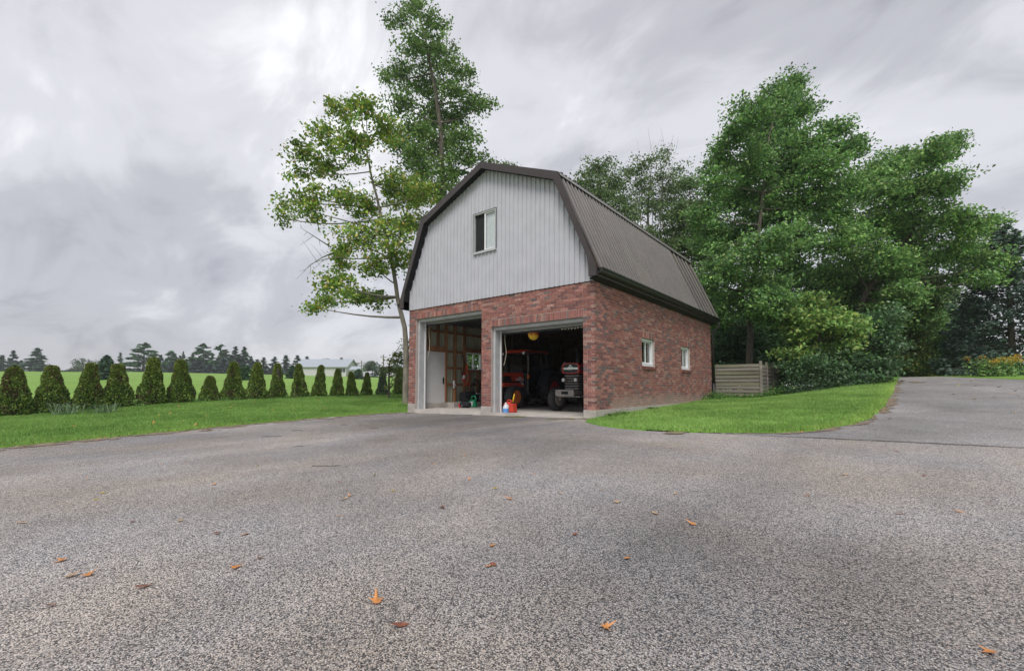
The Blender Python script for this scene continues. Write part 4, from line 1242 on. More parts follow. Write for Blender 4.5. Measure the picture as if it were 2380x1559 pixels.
sw.tube([(mx + .2 * math.cos(2 * math.pi * k / 20), 3.40 + .12 * math.sin(2 * math.pi * k / 20), 1.22 + .16 * math.sin(2 * math.pi * k / 20)) for k in range(21)], .013, 6); sw.tube([(mx - .2, 3.4, 1.22), (mx + .2, 3.4, 1.22)], .011, 6)
sw.build('steering_wheel', M['black'], T2)
MB().tube([(mx - .55, 2.9, .30), (mx - .52, 2.9, 1.0), (mx - .50, 2.88, 1.24)], .009, 6).build('lever', M['steel'], T2)
MB().box(mx - .55, mx - .10, 2.85, 2.95, .26, .34).build('lever_mount', M['darkmetal'], T2)

# ------------------------------------------------------------------ small things in the garage
can = thing('fuel_can', (-2.86, .50, FZ), 'red plastic fuel can with yellow spout on the garage floor', 'fuel can')
c0 = ORG[can]
b = MB(); b.hexa([c0 + Vector(v) for v in ((-.17, -.11, 0), (.17, -.11, 0), (.17, .11, 0), (-.17, .11, 0))], [c0 + Vector(v) for v in ((-.16, -.10, .24), (.16, -.10, .24), (.16, .10, .24), (-.16, .10, .24))])
b.hexa([c0 + Vector(v) for v in ((-.15, -.09, .238), (.06, -.09, .238), (.06, .09, .238), (-.15, .09, .238))], [c0 + Vector(v) for v in ((-.10, -.05, .285), (.02, -.05, .285), (.02, .05, .285), (-.10, .05, .285))])
b.build('body', M['canred'], can, bevel=.025)
MB().tube([c0 + Vector((-.12, 0, .27)), c0 + Vector((-.08, 0, .33)), c0 + Vector((.02, 0, .33)), c0 + Vector((.08, 0, .25))], .016, 8).build('handle', M['canred'], can, smooth=True)
MB().tube([c0 + Vector((.10, 0, .235)), c0 + Vector((.10, 0, .27))], .036, 12).build('cap', M['black'], can)
MB().tube([c0 + Vector((.10, 0, .265)), c0 + Vector((.125, -.01, .38)), c0 + Vector((.165, -.02, .50))], [.022, .02, .011], 8).build('spout', M['yellow'], can, smooth=True)

jg = thing('washer_fluid_jug', (-2.74, .17, FZ), 'milky plastic jug with blue label beside the red fuel can', 'jug')
j0 = ORG[jg]
b = MB().lathe([(.06, 0), (.078, .01), (.08, .13), (.075, .16), (.05, .20), (.026, .235), (.024, .255)], j0, 'z', 24)
b.build('body', M['jug'], jg, smooth=True)
MB().lathe([(.0815, .02), (.082, .022), (.082, .115), (.0815, .117)], j0, 'z', 24).build('label', M['juglabel'], jg)
MB().lathe([(.028, .25), (.028, .275), (.0, .276)], j0, 'z', 16).build('cap', M['paper'], jg)
MB().tube([j0 + Vector((.03, 0, .225)), j0 + Vector((.075, 0, .215)), j0 + Vector((.085, 0, .16)), j0 + Vector((.07, 0, .13))], .011, 8).build('handle', M['jug'], jg, smooth=True)

gj = thing('green_oil_jug', (-5.84, 2.16, FZ), 'green plastic oil jug with white label on the floor', 'jug')
g0 = ORG[gj]
b = MB(); b.hexa([g0 + Vector(v) for v in ((-.16, -.08, 0), (.16, -.08, 0), (.16, .08, 0), (-.16, .08, 0))], [g0 + Vector(v) for v in ((-.15, -.07, .22), (.12, -.07, .27), (.12, .07, .27), (-.15, .07, .22))])
b.build('body', M['green'], gj, bevel=.03)
MB().tube([g0 + Vector((-.06, 0, .24)), g0 + Vector((-.05, 0, .36)), g0 + Vector((.10, 0, .38)), g0 + Vector((.14, 0, .30)), g0 + Vector((.13, 0, .20))], .026, 8).build('handle', M['green'], gj, smooth=True)
MB().tube([g0 + Vector((-.11, 0, .225)), g0 + Vector((-.12, 0, .28))], .03, 10).build('cap', M['black'], gj)
MB().hexa([g0 + Vector(v) for v in ((-.11, -.087, .06), (.06, -.087, .05), (.06, -.083, .05), (-.11, -.083, .06))], [g0 + Vector(v) for v in ((-.06, -.082, .18), (.09, -.082, .2), (.09, -.078, .2), (-.06, -.078, .18))]).build('label', M['paper'], gj)

sb = thing('tool_case', (-5.66, 1.62, FZ), 'small black zipped tool case with red end on the garage floor', 'case')
s0 = ORG[sb]
b = MB().lathe([(.05, -.21), (.095, -.17), (.11, -.05), (.11, .08), (.09, .18), (.04, .2)], s0 + Vector((0, 0, .105)), 'x', 14)
b.build('body', M['blackcloth'], sb, smooth=True)
MB().tube([s0 + Vector((-.10, 0, .20)), s0 + Vector((-.05, -.02, .27)), s0 + Vector((.08, -.02, .27)), s0 + Vector((.12, 0, .19))], .012, 8).build('handle', M['black'], sb, smooth=True)
MB().box(s0.x - .27, s0.x - .17, s0.y - .06, s0.y + .06, s0.z, s0.z + .13).build('end_cap', M['extred'], sb, bevel=.02)
MB().box(s0.x - .06, s0.x - .04, s0.y - .118, s0.y - .108, s0.z + .02, s0.z + .12).build('buckle', M['chrome'], sb)

bg_ = thing('black_holdall', (-6.19, 2.60, -.005), 'long black cloth holdall hung by its straps on the timber wall', 'bag')
b0 = Vector((-6.20, 2.62, .26))
b = MB().hexa([(-6.37, 1.98, .02), (-6.04, 1.96, .02), (-6.04, 3.22, .02), (-6.37, 3.22, .02)], [(-6.36, 2.02, .36), (-6.10, 2.04, .33), (-6.10, 3.18, .33), (-6.36, 3.18, .36)])
bo = b.build('body', M['blackcloth'], bg_, bevel=.06)
MB().tube([b0 + Vector((.05, -.30, .13)), b0 + Vector((.06, -.12, .42)), b0 + Vector((.0, -.02, .55)), b0 + Vector((.06, .10, .42)), b0 + Vector((.05, .30, .13))], .014, 6).build('strap', M['black'], bg_, smooth=True)
MB().tube([b0 + Vector((.09, -.22, .12)), b0 + Vector((.08, -.06, .45)), b0 + Vector((.02, .0, .56)), b0 + Vector((.09, .2, .40)), b0 + Vector((.09, .36, .13))], .014, 6).build('strap', M['black'], bg_, smooth=True)
MB().box(b0.x + .122, b0.x + .136, b0.y - .06, b0.y, b0.z + .0, b0.z + .07).build('logo', M['paper'], bo)
lp = MB()
for k in range(5): lp.box(b0.x + .122, b0.x + .136, b0.y + .03 + k * .04, b0.y + .058 + k * .04, b0.z + .005 + k * .003, b0.z + .035 + .012 * (k % 2))
lp.build('logo_letters', M['paper'], bo)

fe = thing('fire_extinguisher', (-6.36, 2.24, .73), 'small red fire extinguisher with white label hung on a stud', 'extinguisher')
f0 = Vector((-6.37, 2.24, .74))
MB().lathe([(.03, -.01), (.05, 0), (.052, .22), (.04, .25), (.018, .27), (.018, .29)], f0, 'z', 18).build('cylinder', M['extred'], fe, smooth=True)
MB().lathe([(.0528, .07), (.0535, .072), (.0535, .19), (.0528, .192)], f0, 'z', 18).build('label', M['paper'], fe)
vv = MB(); vv.box(f0.x - .02, f0.x + .02, f0.y - .02, f0.y + .05, f0.z + .288, f0.z + .315); vv.tube([f0 + Vector((0, -.02, .30)), f0 + Vector((.03, -.07, .24)), f0 + Vector((.02, -.075, .10))], .009, 6)
vv.build('valve', M['black'], fe)

cg = MB()
for j in range(4):
    pts = []
    for k in range(22):
        a = k / 21 * math.pi * 2
        pts.append((-6.375 + .008 * j, 2.37 + (.05 + .014 * j) * math.cos(a) * (1 if math.sin(a) < 0 else .6) + .01 * j, .98 + (.42 - .03 * j) * math.sin(a) - (.06 if math.sin(a) < 0 else 0)))
    cg.tube(pts, .005, 5)
tag(cg.build('extension_cord', M['cord']), 'orange extension cord coiled and hung on a garage stud', 'cord')
cg = MB()
for j in range(3):
    cg.tube([(-6.37 + .006 * j, 2.20 + (.06 + .01 * j) * math.cos(k / 17 * 6.283) - .02, 1.30 + (.40 - .05 * j) * math.sin(k / 17 * 6.283)) for k in range(18)], .008, 5)
tag(cg.build('black_cable', M['black']), 'black cable coiled and hung on a garage stud', 'cable')

gl = thing('work_glove', (-6.395, 1.80, .56), 'pale work glove hanging on the stud by the door', 'glove')
q0 = Vector((-6.392, 1.80, .64))
b = MB().lathe([(.0, -.09), (.04, -.08), (.052, -.02), (.045, .05), (.04, .10), (.0, .11)], q0, 'z', 10)
for k in range(4):
    b.tube([q0 + Vector((0, -.036 + .024 * k, -.07)), q0 + Vector((.004, -.042 + .028 * k, -.16 - .01 * (k % 3))),], [.013, .010], 6)
b.tube([q0 + Vector((0, .04, -.01)), q0 + Vector((.01, .085, -.06)), q0 + Vector((.01, .09, -.10))], [.014, .013, .010], 6)
go = b.build('glove_body', M['paper'], gl, smooth=True)
for v in go.data.vertices: v.co.x *= .45

ba = thing('eye_balloon', at(1240, 778, 11.9), 'yellow bird-scaring balloon with red eye rings hung under the door', 'balloon')
e0 = ORG[ba]
prof = [(.14 * math.sin(math.pi * k / 14), -.14 * math.cos(math.pi * k / 14)) for k in range(15)]
MB().lathe(prof, e0, 'z', 24).build('globe', M['yellow'], ba, smooth=True)
for az in (R(-75), R(-25), R(20), R(110), R(200)):
    dv = Vector((math.cos(az), math.sin(az), .18)).normalized()
    up = Vector((0, 0, 1)); r_ = dv.cross(up).normalized(); u_ = r_.cross(dv)
    ce = e0 + dv * .137
    rg = MB(); rg.tube([ce + (r_ * math.cos(k / 20 * 6.2832) + u_ * math.sin(k / 20 * 6.2832)) * .045 - dv * .006 for k in range(21)], .012, 6)
    eo = rg.build('eye_ring', M['red'], ba)
    MB().tube([ce - dv * .004, ce + dv * .006], .020, 12).build('pupil', M['black'], eo)
MB().tube([e0 + Vector((0, 0, .135)), e0 + Vector((0, 0, 2.68 - e0.z))], .004, 5).build('string', M['rope'], ba)

# ------------------------------------------------------------------ board fence behind the garage
fn = thing('board_fence', (.8, 9.85, .1), 'weathered horizontal board fence at the rear corner of the garage', 'fence')
zb = .16
for k in range(9):
    zt = zb + rng.uniform(.104, .116)
    jz = rng.normal(0, .006)
    MB().hexa([(.02, 9.80, zb + jz), (1.56, 9.80, zb + rng.normal(0, .005)), (1.56, 9.822, zb), (.02, 9.822, zb + jz)], [(.02, 9.80, zt + jz), (1.56, 9.80, zt + rng.normal(0, .005)), (1.56, 9.822, zt), (.02, 9.822, zt + jz)]).build('board', M['wood' if k % 3 else 'woodgreen'], fn, bevel=.004)
    zb += .139
for y in (9.86, 11.0, 12.35, 13.7):
    z0 = hg(1.6, y) - .1
    m_ = M['woodtan'] if y > 13 else M['wood']
    MB().box(1.57, 1.66, y - .045, y + .045, z0, 1.48 + .02 * rng.random()).build('post', m_, fn, bevel=.006)
MB().box(.05, .14, 9.83, 9.92, hg(0, 9.8) - .1, 1.40).build('post', M['wood'], fn, bevel=.006)
zb = .22
for k in range(8):
    for y0, y1 in ((9.91, 10.94), (11.06, 12.29), (12.41, 13.64)):
        if k == 0 and y0 > 11: continue
        MB().box(1.60 + .01 * (k % 2), 1.625 + .01 * (k % 2), y0, y1, zb + .02 * k * 0, zb + .12).build('board', M['wood'], fn)
    zb += .145
for y0 in (11.1, 12.45, 13.6):
    MB().box(1.67, 1.83, y0, y0 + 1.1, hg(1.7, y0) - .1, .40).build('kerb_timber', M['woodtan'], fn, bevel=.01)

# ------------------------------------------------------------------ foliage tools
def unit(v):
    return v / np.maximum(np.linalg.norm(v, axis=1, keepdims=True), 1e-9)

def leaf_quads(c, size, up=1.1, asp=.62, droop=.25):
    """one folded diamond leaf per row of c -> (4N,3)"""
    n = len(c)
    nr = unit(rng.normal(size=(n, 3)) + np.array([0, 0, up]))
    t = unit(np.cross(nr, rng.normal(size=(n, 3))))
    t[:, 2] -= droop; t = unit(t)
    b = unit(np.cross(nr, t))
    s = size[:, None]
    q = np.stack([c - t * s * .5, c + b * s * asp * .5 - t * s * .05, c + t * s * .5 - nr * s * .12, c - b * s * asp * .5 - t * s * .05], 1)
    return q.reshape(-1, 3)

def pal(n, cols, w=None, j=.16):
    cols = np.array(cols, float)
    i = rng.choice(len(cols), n, p=None if w is None else np.array(w) / np.sum(w))
    return np.clip(cols[i] * (1 + rng.normal(0, j, (n, 1))) + rng.normal(0, .004, (n, 3)), .004, 1)

G_MAPLE = [(0.144, 0.292, 0.086), (0.197, 0.362, 0.1), (0.263, 0.442, 0.124), (0.119, 0.235, 0.091), (0.343, 0.466, 0.154)]
G_YELLOW = [(0.256, 0.386, 0.057), (0.184, 0.329, 0.057), (0.35, 0.423, 0.074), (0.477, 0.423, 0.083), (0.13, 0.251, 0.05), (0.55, 0.366, 0.098)]
G_TALL = [(0.101, 0.204, 0.044), (0.143, 0.248, 0.056), (0.193, 0.301, 0.081), (0.243, 0.337, 0.11)]
G_POP = [(0.122, 0.195, 0.075), (0.161, 0.246, 0.089), (0.211, 0.285, 0.111), (0.097, 0.165, 0.059)]
G_DARK = [(0.051, 0.121, 0.044), (0.07, 0.156, 0.05), (0.099, 0.194, 0.071), (0.148, 0.233, 0.127)]
G_LIGHT = [(0.181, 0.323, 0.077), (0.234, 0.377, 0.095), (0.13, 0.256, 0.069), (0.312, 0.377, 0.103)]

def limb(mb, a, b, r0, r1, sag=.15, n=6, seg=5):
    a = Vector(a); b = Vector(b); L_ = (b - a).length
    j = Vector(rng.normal(0, L_ * .05, 3))
    mid = (a + b) / 2 + Vector((0, 0, -sag * L_ * .5)) + j
    pts = []; rad = []
    for k in range(seg + 1):
        u = k / seg
        pts.append(a * (1 - u) ** 2 + mid * 2 * u * (1 - u) + b * u * u); rad.append(r0 * (1 - u) + r1 * u)
    mb.tube(pts, rad, n, cap=False)
    return pts

def leafy(name, label, cat, base, depth, trunk, lobes, cols, w=None, leaf=.13, dens=1.0, per=26, rc=.34, r0=.16, group=None, barkm='bark', spread=.75, bare=None, asp=.62, seed=1, twigs=True, rs=1.12):
    """trunk: [(px,py)] upward at the distance depth; lobes: [(px,py,r_px)]"""
    global rng
    keep_rng = rng; rng = np.random.default_rng(seed)
    k = depth / 1047.65
    o = thing(name, base, label, cat, group)
    tp = [Vector(base) + Vector((0, 0, -.15))] + [at(px, py, depth) for px, py in trunk]
    n = len(tp)
    rad = [r0 * (1.25 if i == 0 else 1) * (1 - .85 * (i / max(1, n - 1)) ** 1.1) for i in range(n)]
    wood = MB()
    # smooth trunk
    fine, fr_ = [], []
    for i in range(n - 1):
        for u in (0, .33, .66):
            fine.append(tp[i].lerp(tp[i + 1], u) + Vector(rng.normal(0, r0 * .12, 3)) * (1 if i else 0)); fr_.append(rad[i] * (1 - u) + rad[i + 1] * u)
    fine.append(tp[-1]); fr_.append(rad[-1])
    wood.tube(fine, fr_, 9, cap=False)
    xs = [q[0] for q in lobes]
    half = (max(xs) - min(xs)) * .5 * k
    mean = sum(xs) / len(xs)
    C_, S_, K_ = [], [], []
    for (px, py, rp) in lobes:
        r = rp * k * rs
        # keep the crown round: lobes near its axis may lie far in front or behind
        off = 1 - min(1, abs(px - mean) * k / max(half, .1)) ** 2
        dd = rng.uniform(-1, 1) * half * spread * math.sqrt(max(off, .05))
        f_ = (depth + dd) / depth
        c = at(px, py, depth + dd)
        r *= f_
        # branch from the trunk
        best = min(range(len(fine)), key=lambda i: (fine[i] - c).length + (3 if fine[i].z > c.z - .1 * r else 0) + (2.0 if i < 2 else 0))
        a = fine[best]
        L_ = (c - a).length
        rb = min(fr_[best] * .6, .012 + .018 * L_)
        limb(wood, a, c, rb, .012, .12)
        nc = max(4, int(dens * 25 * (r / .8) ** 2))
        v = unit(rng.normal(size=(nc, 3))) * (rng.random((nc, 1)) ** .42)
        v *= np.array([1, 1, .78]) * r * (1 + .22 * rng.normal(size=(nc, 1)))
        cc = np.array(c) + v
        if twigs:
            for q in cc[::3]:
                limb(wood, c, q, .012, .004, .05, 4, 3)
        tint = rng.normal(1, .2, nc)
        for ci in range(nc):
            m_ = int(per * 1.9 * rng.uniform(.5, 1.5))
            p = cc[ci] + rng.normal(size=(m_, 3)) * np.array([rc, rc, rc * .5]) * rng.uniform(.5, 1.0)
            C_.append(p); S_.append(leaf * rng.uniform(.65, 1.25, m_)); K_.append(pal(m_, cols, w) * max(.55, tint[ci]))
    if bare:
        for (x0, y0, x1, y1) in bare:
            a = at(x0, y0, depth + rng.uniform(-.5, .5)); b = at(x1, y1, depth + rng.uniform(-.8, .8))
            pts = limb(wood, a, b, .03, .006, -.1, 5)
            for q in range(4):
                s_ = pts[2 + q % 4]; limb(wood, s_, s_ + Vector(rng.normal(0, .35, 3)) + (b - a) * .25, .010, .003, 0, 4, 3)
    wood.build('trunk', M[barkm], o, smooth=True, fix=False)
    C_ = np.concatenate(C_); S_ = np.concatenate(S_); K_ = np.concatenate(K_)
    npmesh('crown', leaf_quads(C_, S_, asp=asp), 4, M['leaf'], o, np.repeat(K_, 4, 0))
    rng = keep_rng
    return o

def gp(px, depth):
    """ground point on a bearing"""
    q = at(px, 800, depth)
    return (q.x, q.y, hg(q.x, q.y))

# ------------------------------------------------------------------ trees near the garage
leafy('maple_tree', 'thin leaning maple with yellowing leaves beside the garage', 'tree', gp(945, 18), 18,
      [(944, 830), (940, 760), (925, 690), (908, 600), (888, 510), (868, 430), (850, 340), (838, 260)],
      [(845, 245, 42), (792, 262, 36), (762, 318, 42), (830, 330, 48), (898, 300, 42), (702, 352, 30), (760, 388, 42), (692, 400, 30), (722, 455, 36), (660, 468, 22), (800, 450, 38), (652, 503, 22), (722, 492, 34), (852, 482, 44), (940, 452, 55), (985, 450, 36), (905, 540, 48), (832, 560, 52), (790, 602, 36), (872, 620, 42), (932, 600, 40), (782, 660, 42), (832, 690, 36), (752, 700, 28), (870, 690, 28), (738, 715, 16), (960, 520, 40), (905, 430, 30)],
      G_YELLOW, (5, 5, 3, 2, 3, .5), .15, 1.0, 24, .27, .12, rs=1.0, barkm='barkpale', bare=[(775, 588, 708, 628), (770, 575, 700, 530), (800, 600, 720, 615)], seed=11)
leafy('ash_tree', 'tall narrow green tree rising behind the garage roof', 'tree', gp(1032, 26), 26,
      [(1032, 760), (1032, 600), (1030, 450), (1026, 330), (1010, 200), (990, 110), (975, 30)],
      [(970, 22, 34), (925, 42, 30), (1002, 55, 34), (958, 105, 42), (1020, 118, 44), (930, 175, 40), (1000, 185, 52), (1068, 165, 38), (1092, 235, 38), (1122, 245, 26), (928, 240, 34), (1000, 265, 54), (1060, 275, 44), (950, 305, 42), (1012, 335, 54), (1072, 325, 38), (978, 395, 52), (1050, 395, 44), (1092, 368, 26), (920, 335, 32), (958, 450, 34), (1020, 440, 52), (900, 185, 18), (1130, 370, 14), (1055, 215, 30), (965, 355, 34)],
      G_TALL, (3, 3, 2, 1.6), .18, .8, 20, .30, .25, rs=1.0, seed=12)
leafy('poplar_tree', 'poplar with loose grey green crown just behind the roof ridge', 'tree', gp(1400, 27), 27,
      [(1400, 760), (1398, 600), (1392, 480), (1388, 390)],
      [(1390, 395, 34), (1360, 425, 28), (1420, 430, 36), (1388, 465, 42), (1440, 490, 42), (1350, 470, 28), (1410, 530, 44), (1470, 550, 40)],
      G_POP, None, .16, .8, 24, .32, .13, seed=13)
leafy('poplar_tree', 'taller poplar with bare upright twigs behind the long roof', 'tree', gp(1510, 29), 29,
      [(1510, 760), (1508, 600), (1506, 480), (1515, 380)],
      [(1470, 405, 34), (1492, 375, 24), (1540, 362, 22), (1552, 408, 36), (1500, 440, 34), (1470, 480, 40), (1532, 480, 40), (1562, 452, 34), (1500, 540, 42), (1550, 540, 44), (1520, 600, 50)],
      G_POP, (2, 3, 3, 2), .16, .5, 22, .32, .13, barkm='barkpale',
      bare=[(1470 + 9 * q, 560 - 8 * (q % 3), 1478 + 8 * q + (q % 4) * 4, 400 - 17 * ((q * 5) % 4)) for q in range(11)], seed=14)
leafy('poplar_tree', 'rounded poplar between the long roof and the dark maple', 'tree', gp(1600, 27), 27,
      [(1600, 760), (1600, 640), (1602, 520), (1604, 440)],
      [(1602, 435, 30), (1622, 485, 38), (1580, 505, 42), (1645, 535, 38), (1602, 555, 46), (1570, 590, 44), (1640, 600, 48), (1600, 660, 55)],
      G_POP, None, .16, .95, 24, .32, .13, seed=15)
leafy('broad_maple', 'large dense green maple standing behind the board fence', 'tree', gp(1742, 19.5), 19.5,
      [(1742, 830), (1744, 760), (1748, 680), (1760, 560), (1773, 450), (1785, 340), (1802, 240)],
      [(1840, 200, 34), (1808, 235, 42), (1862, 255, 38), (1762, 268, 38), (1722, 250, 22), (1790, 315, 58), (1860, 338, 52), (1702, 318, 36), (1680, 370, 34), (1742, 388, 56), (1820, 408, 62), (1900, 390, 48), (1932, 308, 32), (1960, 350, 34), (1662, 428, 38), (1990, 342, 26), (1720, 468, 56), (1800, 488, 62), (1880, 468, 54), (1948, 430, 42), (1642, 500, 38), (1702, 550, 52), (1780, 580, 62), (1860, 560, 58), (1652, 568, 42), (1680, 622, 48), (1762, 660, 52), (1642, 650, 34), (1700, 700, 40), (1768, 735, 30), (1830, 640, 50), (1800, 700, 44), (1660, 740, 34), (1830, 740, 40)],
      G_MAPLE, (4, 4, 2, 3, 1), .145, 1.45, 28, .28, .155, seed=16)
leafy('broad_maple', 'spreading maple whose limbs reach out over the drive', 'tree', gp(1985, 21), 21,
      [(1985, 820), (1990, 740), (2005, 690), (2040, 640), (2090, 585), (2130, 520), (2165, 440)],
      [(2210, 332, 30), (2172, 358, 42), (2112, 380, 40), (2052, 398, 44), (2012, 438, 48), (2092, 448, 54), (2160, 438, 50), (2212, 420, 30), (2030, 518, 58), (2112, 530, 58), (2182, 508, 40), (1962, 560, 54), (2050, 600, 54), (2130, 608, 54), (2210, 580, 40), (2262, 520, 38), (2302, 530, 30), (2332, 560, 22), (2262, 590, 38), (2312, 610, 34), (2232, 640, 30), (2282, 650, 26), (1950, 640, 50), (2022, 680, 50), (2100, 680, 40), (2340, 640, 20), (1930, 500, 44), (2160, 660, 34), (1985, 730, 44), (2030, 750, 44), (2070, 640, 44), (2080, 740, 40), (2140, 710, 34), (1945, 700, 44)],
      G_MAPLE, (4, 4, 3, 2, 2), .145, 1.45, 28, .29, .2, seed=17)
# understorey along the wood's edge
def shrub(label, px, depth, lobes, cols, w=None, leaf=.12, dens=1.2, per=26, seed=1, name='shrub', group=None, rc=.26, r0=.05, cat='shrub'):
    x0 = sum(q[0] for q in lobes) / len(lobes); y0 = min(q[1] for q in lobes)
    b_ = gp(px, depth)
    return leafy(name, label, cat, b_, depth, [(px, (880 + y0) / 2), (x0, y0)], lobes, cols, w, leaf, dens, per, rc, r0, group=group, seed=seed, spread=.6)
shrub('pale green maple sapling in front of the dark wood edge', 1905, 17.3, [(1890, 700, 26), (1868, 738, 34), (1940, 748, 36), (1902, 788, 38), (1850, 780, 30), (1972, 772, 34), (1915, 725, 28), (1880, 820, 30), (1840, 820, 26), (1930, 820, 30), (1985, 800, 24), (1850, 750, 28)], G_LIGHT, None, .16, 1.1, 24, 21, 'maple_sapling', None, .26, .05, 'sapling')
shrub('dark vine-covered shrub at the lawn edge by the drive', 2000, 17.6, [(1962, 830, 40), (2012, 800, 44), (2040, 850, 38), (1990, 872, 36), (2030, 770, 40), (2060, 800, 34), (2050, 740, 34)], G_DARK, (2, 2, 3, 3), .14, 1.5, 26, 22)
shrub('low dark weeds and brush before the maple sapling', 1900, 17.0, [(1870, 868, 28), (1905, 878, 28), (1945, 880, 30), (1850, 850, 26), (1890, 840, 28), (1930, 845, 32)], G_DARK, (1, 2, 3, 2), .11, 1.5, 26, 23)
shrub('dark brush directly behind the board fence', 1700, 22, [(1690, 800, 40), (1730, 790, 42), (1780, 810, 44), (1670, 740, 40), (1720, 840, 40), (1660, 840, 34), (1680, 690, 30)], G_DARK, (3, 3, 2, 1), .14, 1.4, 26, 24)
shrub('low dark brush pressed against the back of the fence', 1730, 20.3, [(1655, 870, 26), (1685, 868, 28), (1715, 870, 28), (1745, 868, 28), (1775, 870, 28), (1805, 872, 28), (1700, 888, 22), (1760, 888, 22), (1665, 890, 20)], G_DARK, (3, 3, 1, .5), .13, 1.8, 28, 36)
shrub('dark brush between the fence and the sapling', 1820, 22.5, [(1820, 770, 50), (1800, 840, 44), (1850, 820, 46), (1870, 720, 46), (1800, 700, 44), (1840, 870, 36), (1780, 870, 36)], G_DARK, (3, 3, 2, 1), .14, 1.4, 26, 25)
shrub('tall dark thicket under the spreading maple', 1960, 24, [(1930, 720, 54), (1980, 700, 54), (1900, 660, 50), (2040, 720, 54), (1960, 780, 54), (2020, 800, 50), (1900, 800, 50)], G_DARK, (3, 3, 2, 1), .15, 1.3, 26, 26)
shrub('deep dark thicket closing the wood behind the broad maple', 1760, 29, [(1680, 820, 60), (1740, 830, 60), (1800, 830, 60), (1700, 760, 60), (1780, 760, 60), (1860, 840, 60), (1850, 770, 60)], G_DARK, (3, 3, 1, .5), .2, 1.0, 26, 33, rc=.4)
shrub('deep dark thicket closing the wood behind the spreading maple', 1960, 30, [(1920, 830, 60), (1980, 830, 60), (2040, 830, 60), (2100, 840, 50), (1930, 760, 60), (2010, 760, 60), (2080, 770, 60)], G_DARK, (3, 3, 1, .5), .2, 1.0, 26, 34, rc=.4)
shrub('dark scrub far beyond the crest of the drive', 2190, 40, [(2140, 850, 30), (2180, 855, 30), (2220, 850, 30), (2260, 855, 30), (2160, 820, 30), (2240, 825, 30), (2300, 850, 30)], G_DARK, (3, 3, 1, .5), .25, 1.0, 26, 35, rc=.45)
shrub('yellow green hedge of saplings lining the left of the drive', 2080, 23, [(2080, 840, 32), (2060, 800, 36), (2100, 790, 38), (2090, 740, 38), (2130, 820, 32), (2120, 760, 34), (2060, 860, 24), (2110, 860, 24), (2130, 700, 34), (2075, 700, 36)], [(.10, .18, .04), (.14, .21, .05), (.07, .13, .035), (.19, .21, .05)], None, .14, 1.3, 26, 27)
shrub('leafy bush at the bend of the drive', 2160, 27, [(2150, 820, 30), (2170, 780, 32), (2160, 740, 32), (2200, 830, 28), (2190, 790, 28), (2150, 860, 18), (2190, 862, 16)], G_MAPLE, None, .15, 1.2, 26, 28)
leafy('birch_tree', 'pale leaved tree far beyond the bend of the drive', 'tree', gp(2215, 36), 36, [(2215, 860), (2212, 780), (2210, 690)], [(2205, 690, 26), (2180, 730, 26), (2225, 730, 26), (2200, 770, 30), (2235, 780, 24), (2170, 780, 26), (2250, 720, 20), (2165, 700, 20)], G_POP, None, .2, .9, 24, .4, .12, seed=29)
shrub('yellowish bush at the far corner of the garage lawn', 905, 21.5, [(915, 858, 26), (935, 830, 26), (940, 870, 24), (925, 890, 18), (945, 800, 16)], [(.10, .17, .04), (.15, .19, .05), (.22, .22, .06)], None, .10, 1.2, 22, 30, rc=.2)
leafy('shrub', 'green bush outside the garage side window', 'shrub', (-9.6, 5.9, hg(-9.6, 5.9)), 21.5, [(1040, 830), (1040, 780)], [(1040, 780, 60), (1080, 820, 60), (1010, 830, 50), (1110, 770, 50), (1060, 860, 50), (1150, 830, 60), (1180, 790, 50)], G_MAPLE, None, .13, 1.2, 24, .28, .05, seed=31, spread=.2)
leafy('ash_tree', 'small treetop just showing over the garage ridge', 'tree', gp(1172, 33), 33, [(1172, 700), (1172, 500), (1172, 400)], [(1172, 388, 14), (1158, 400, 14), (1188, 398, 14), (1170, 425, 24)], G_POP, None, .17, .9, 24, .32, .13, seed=32)

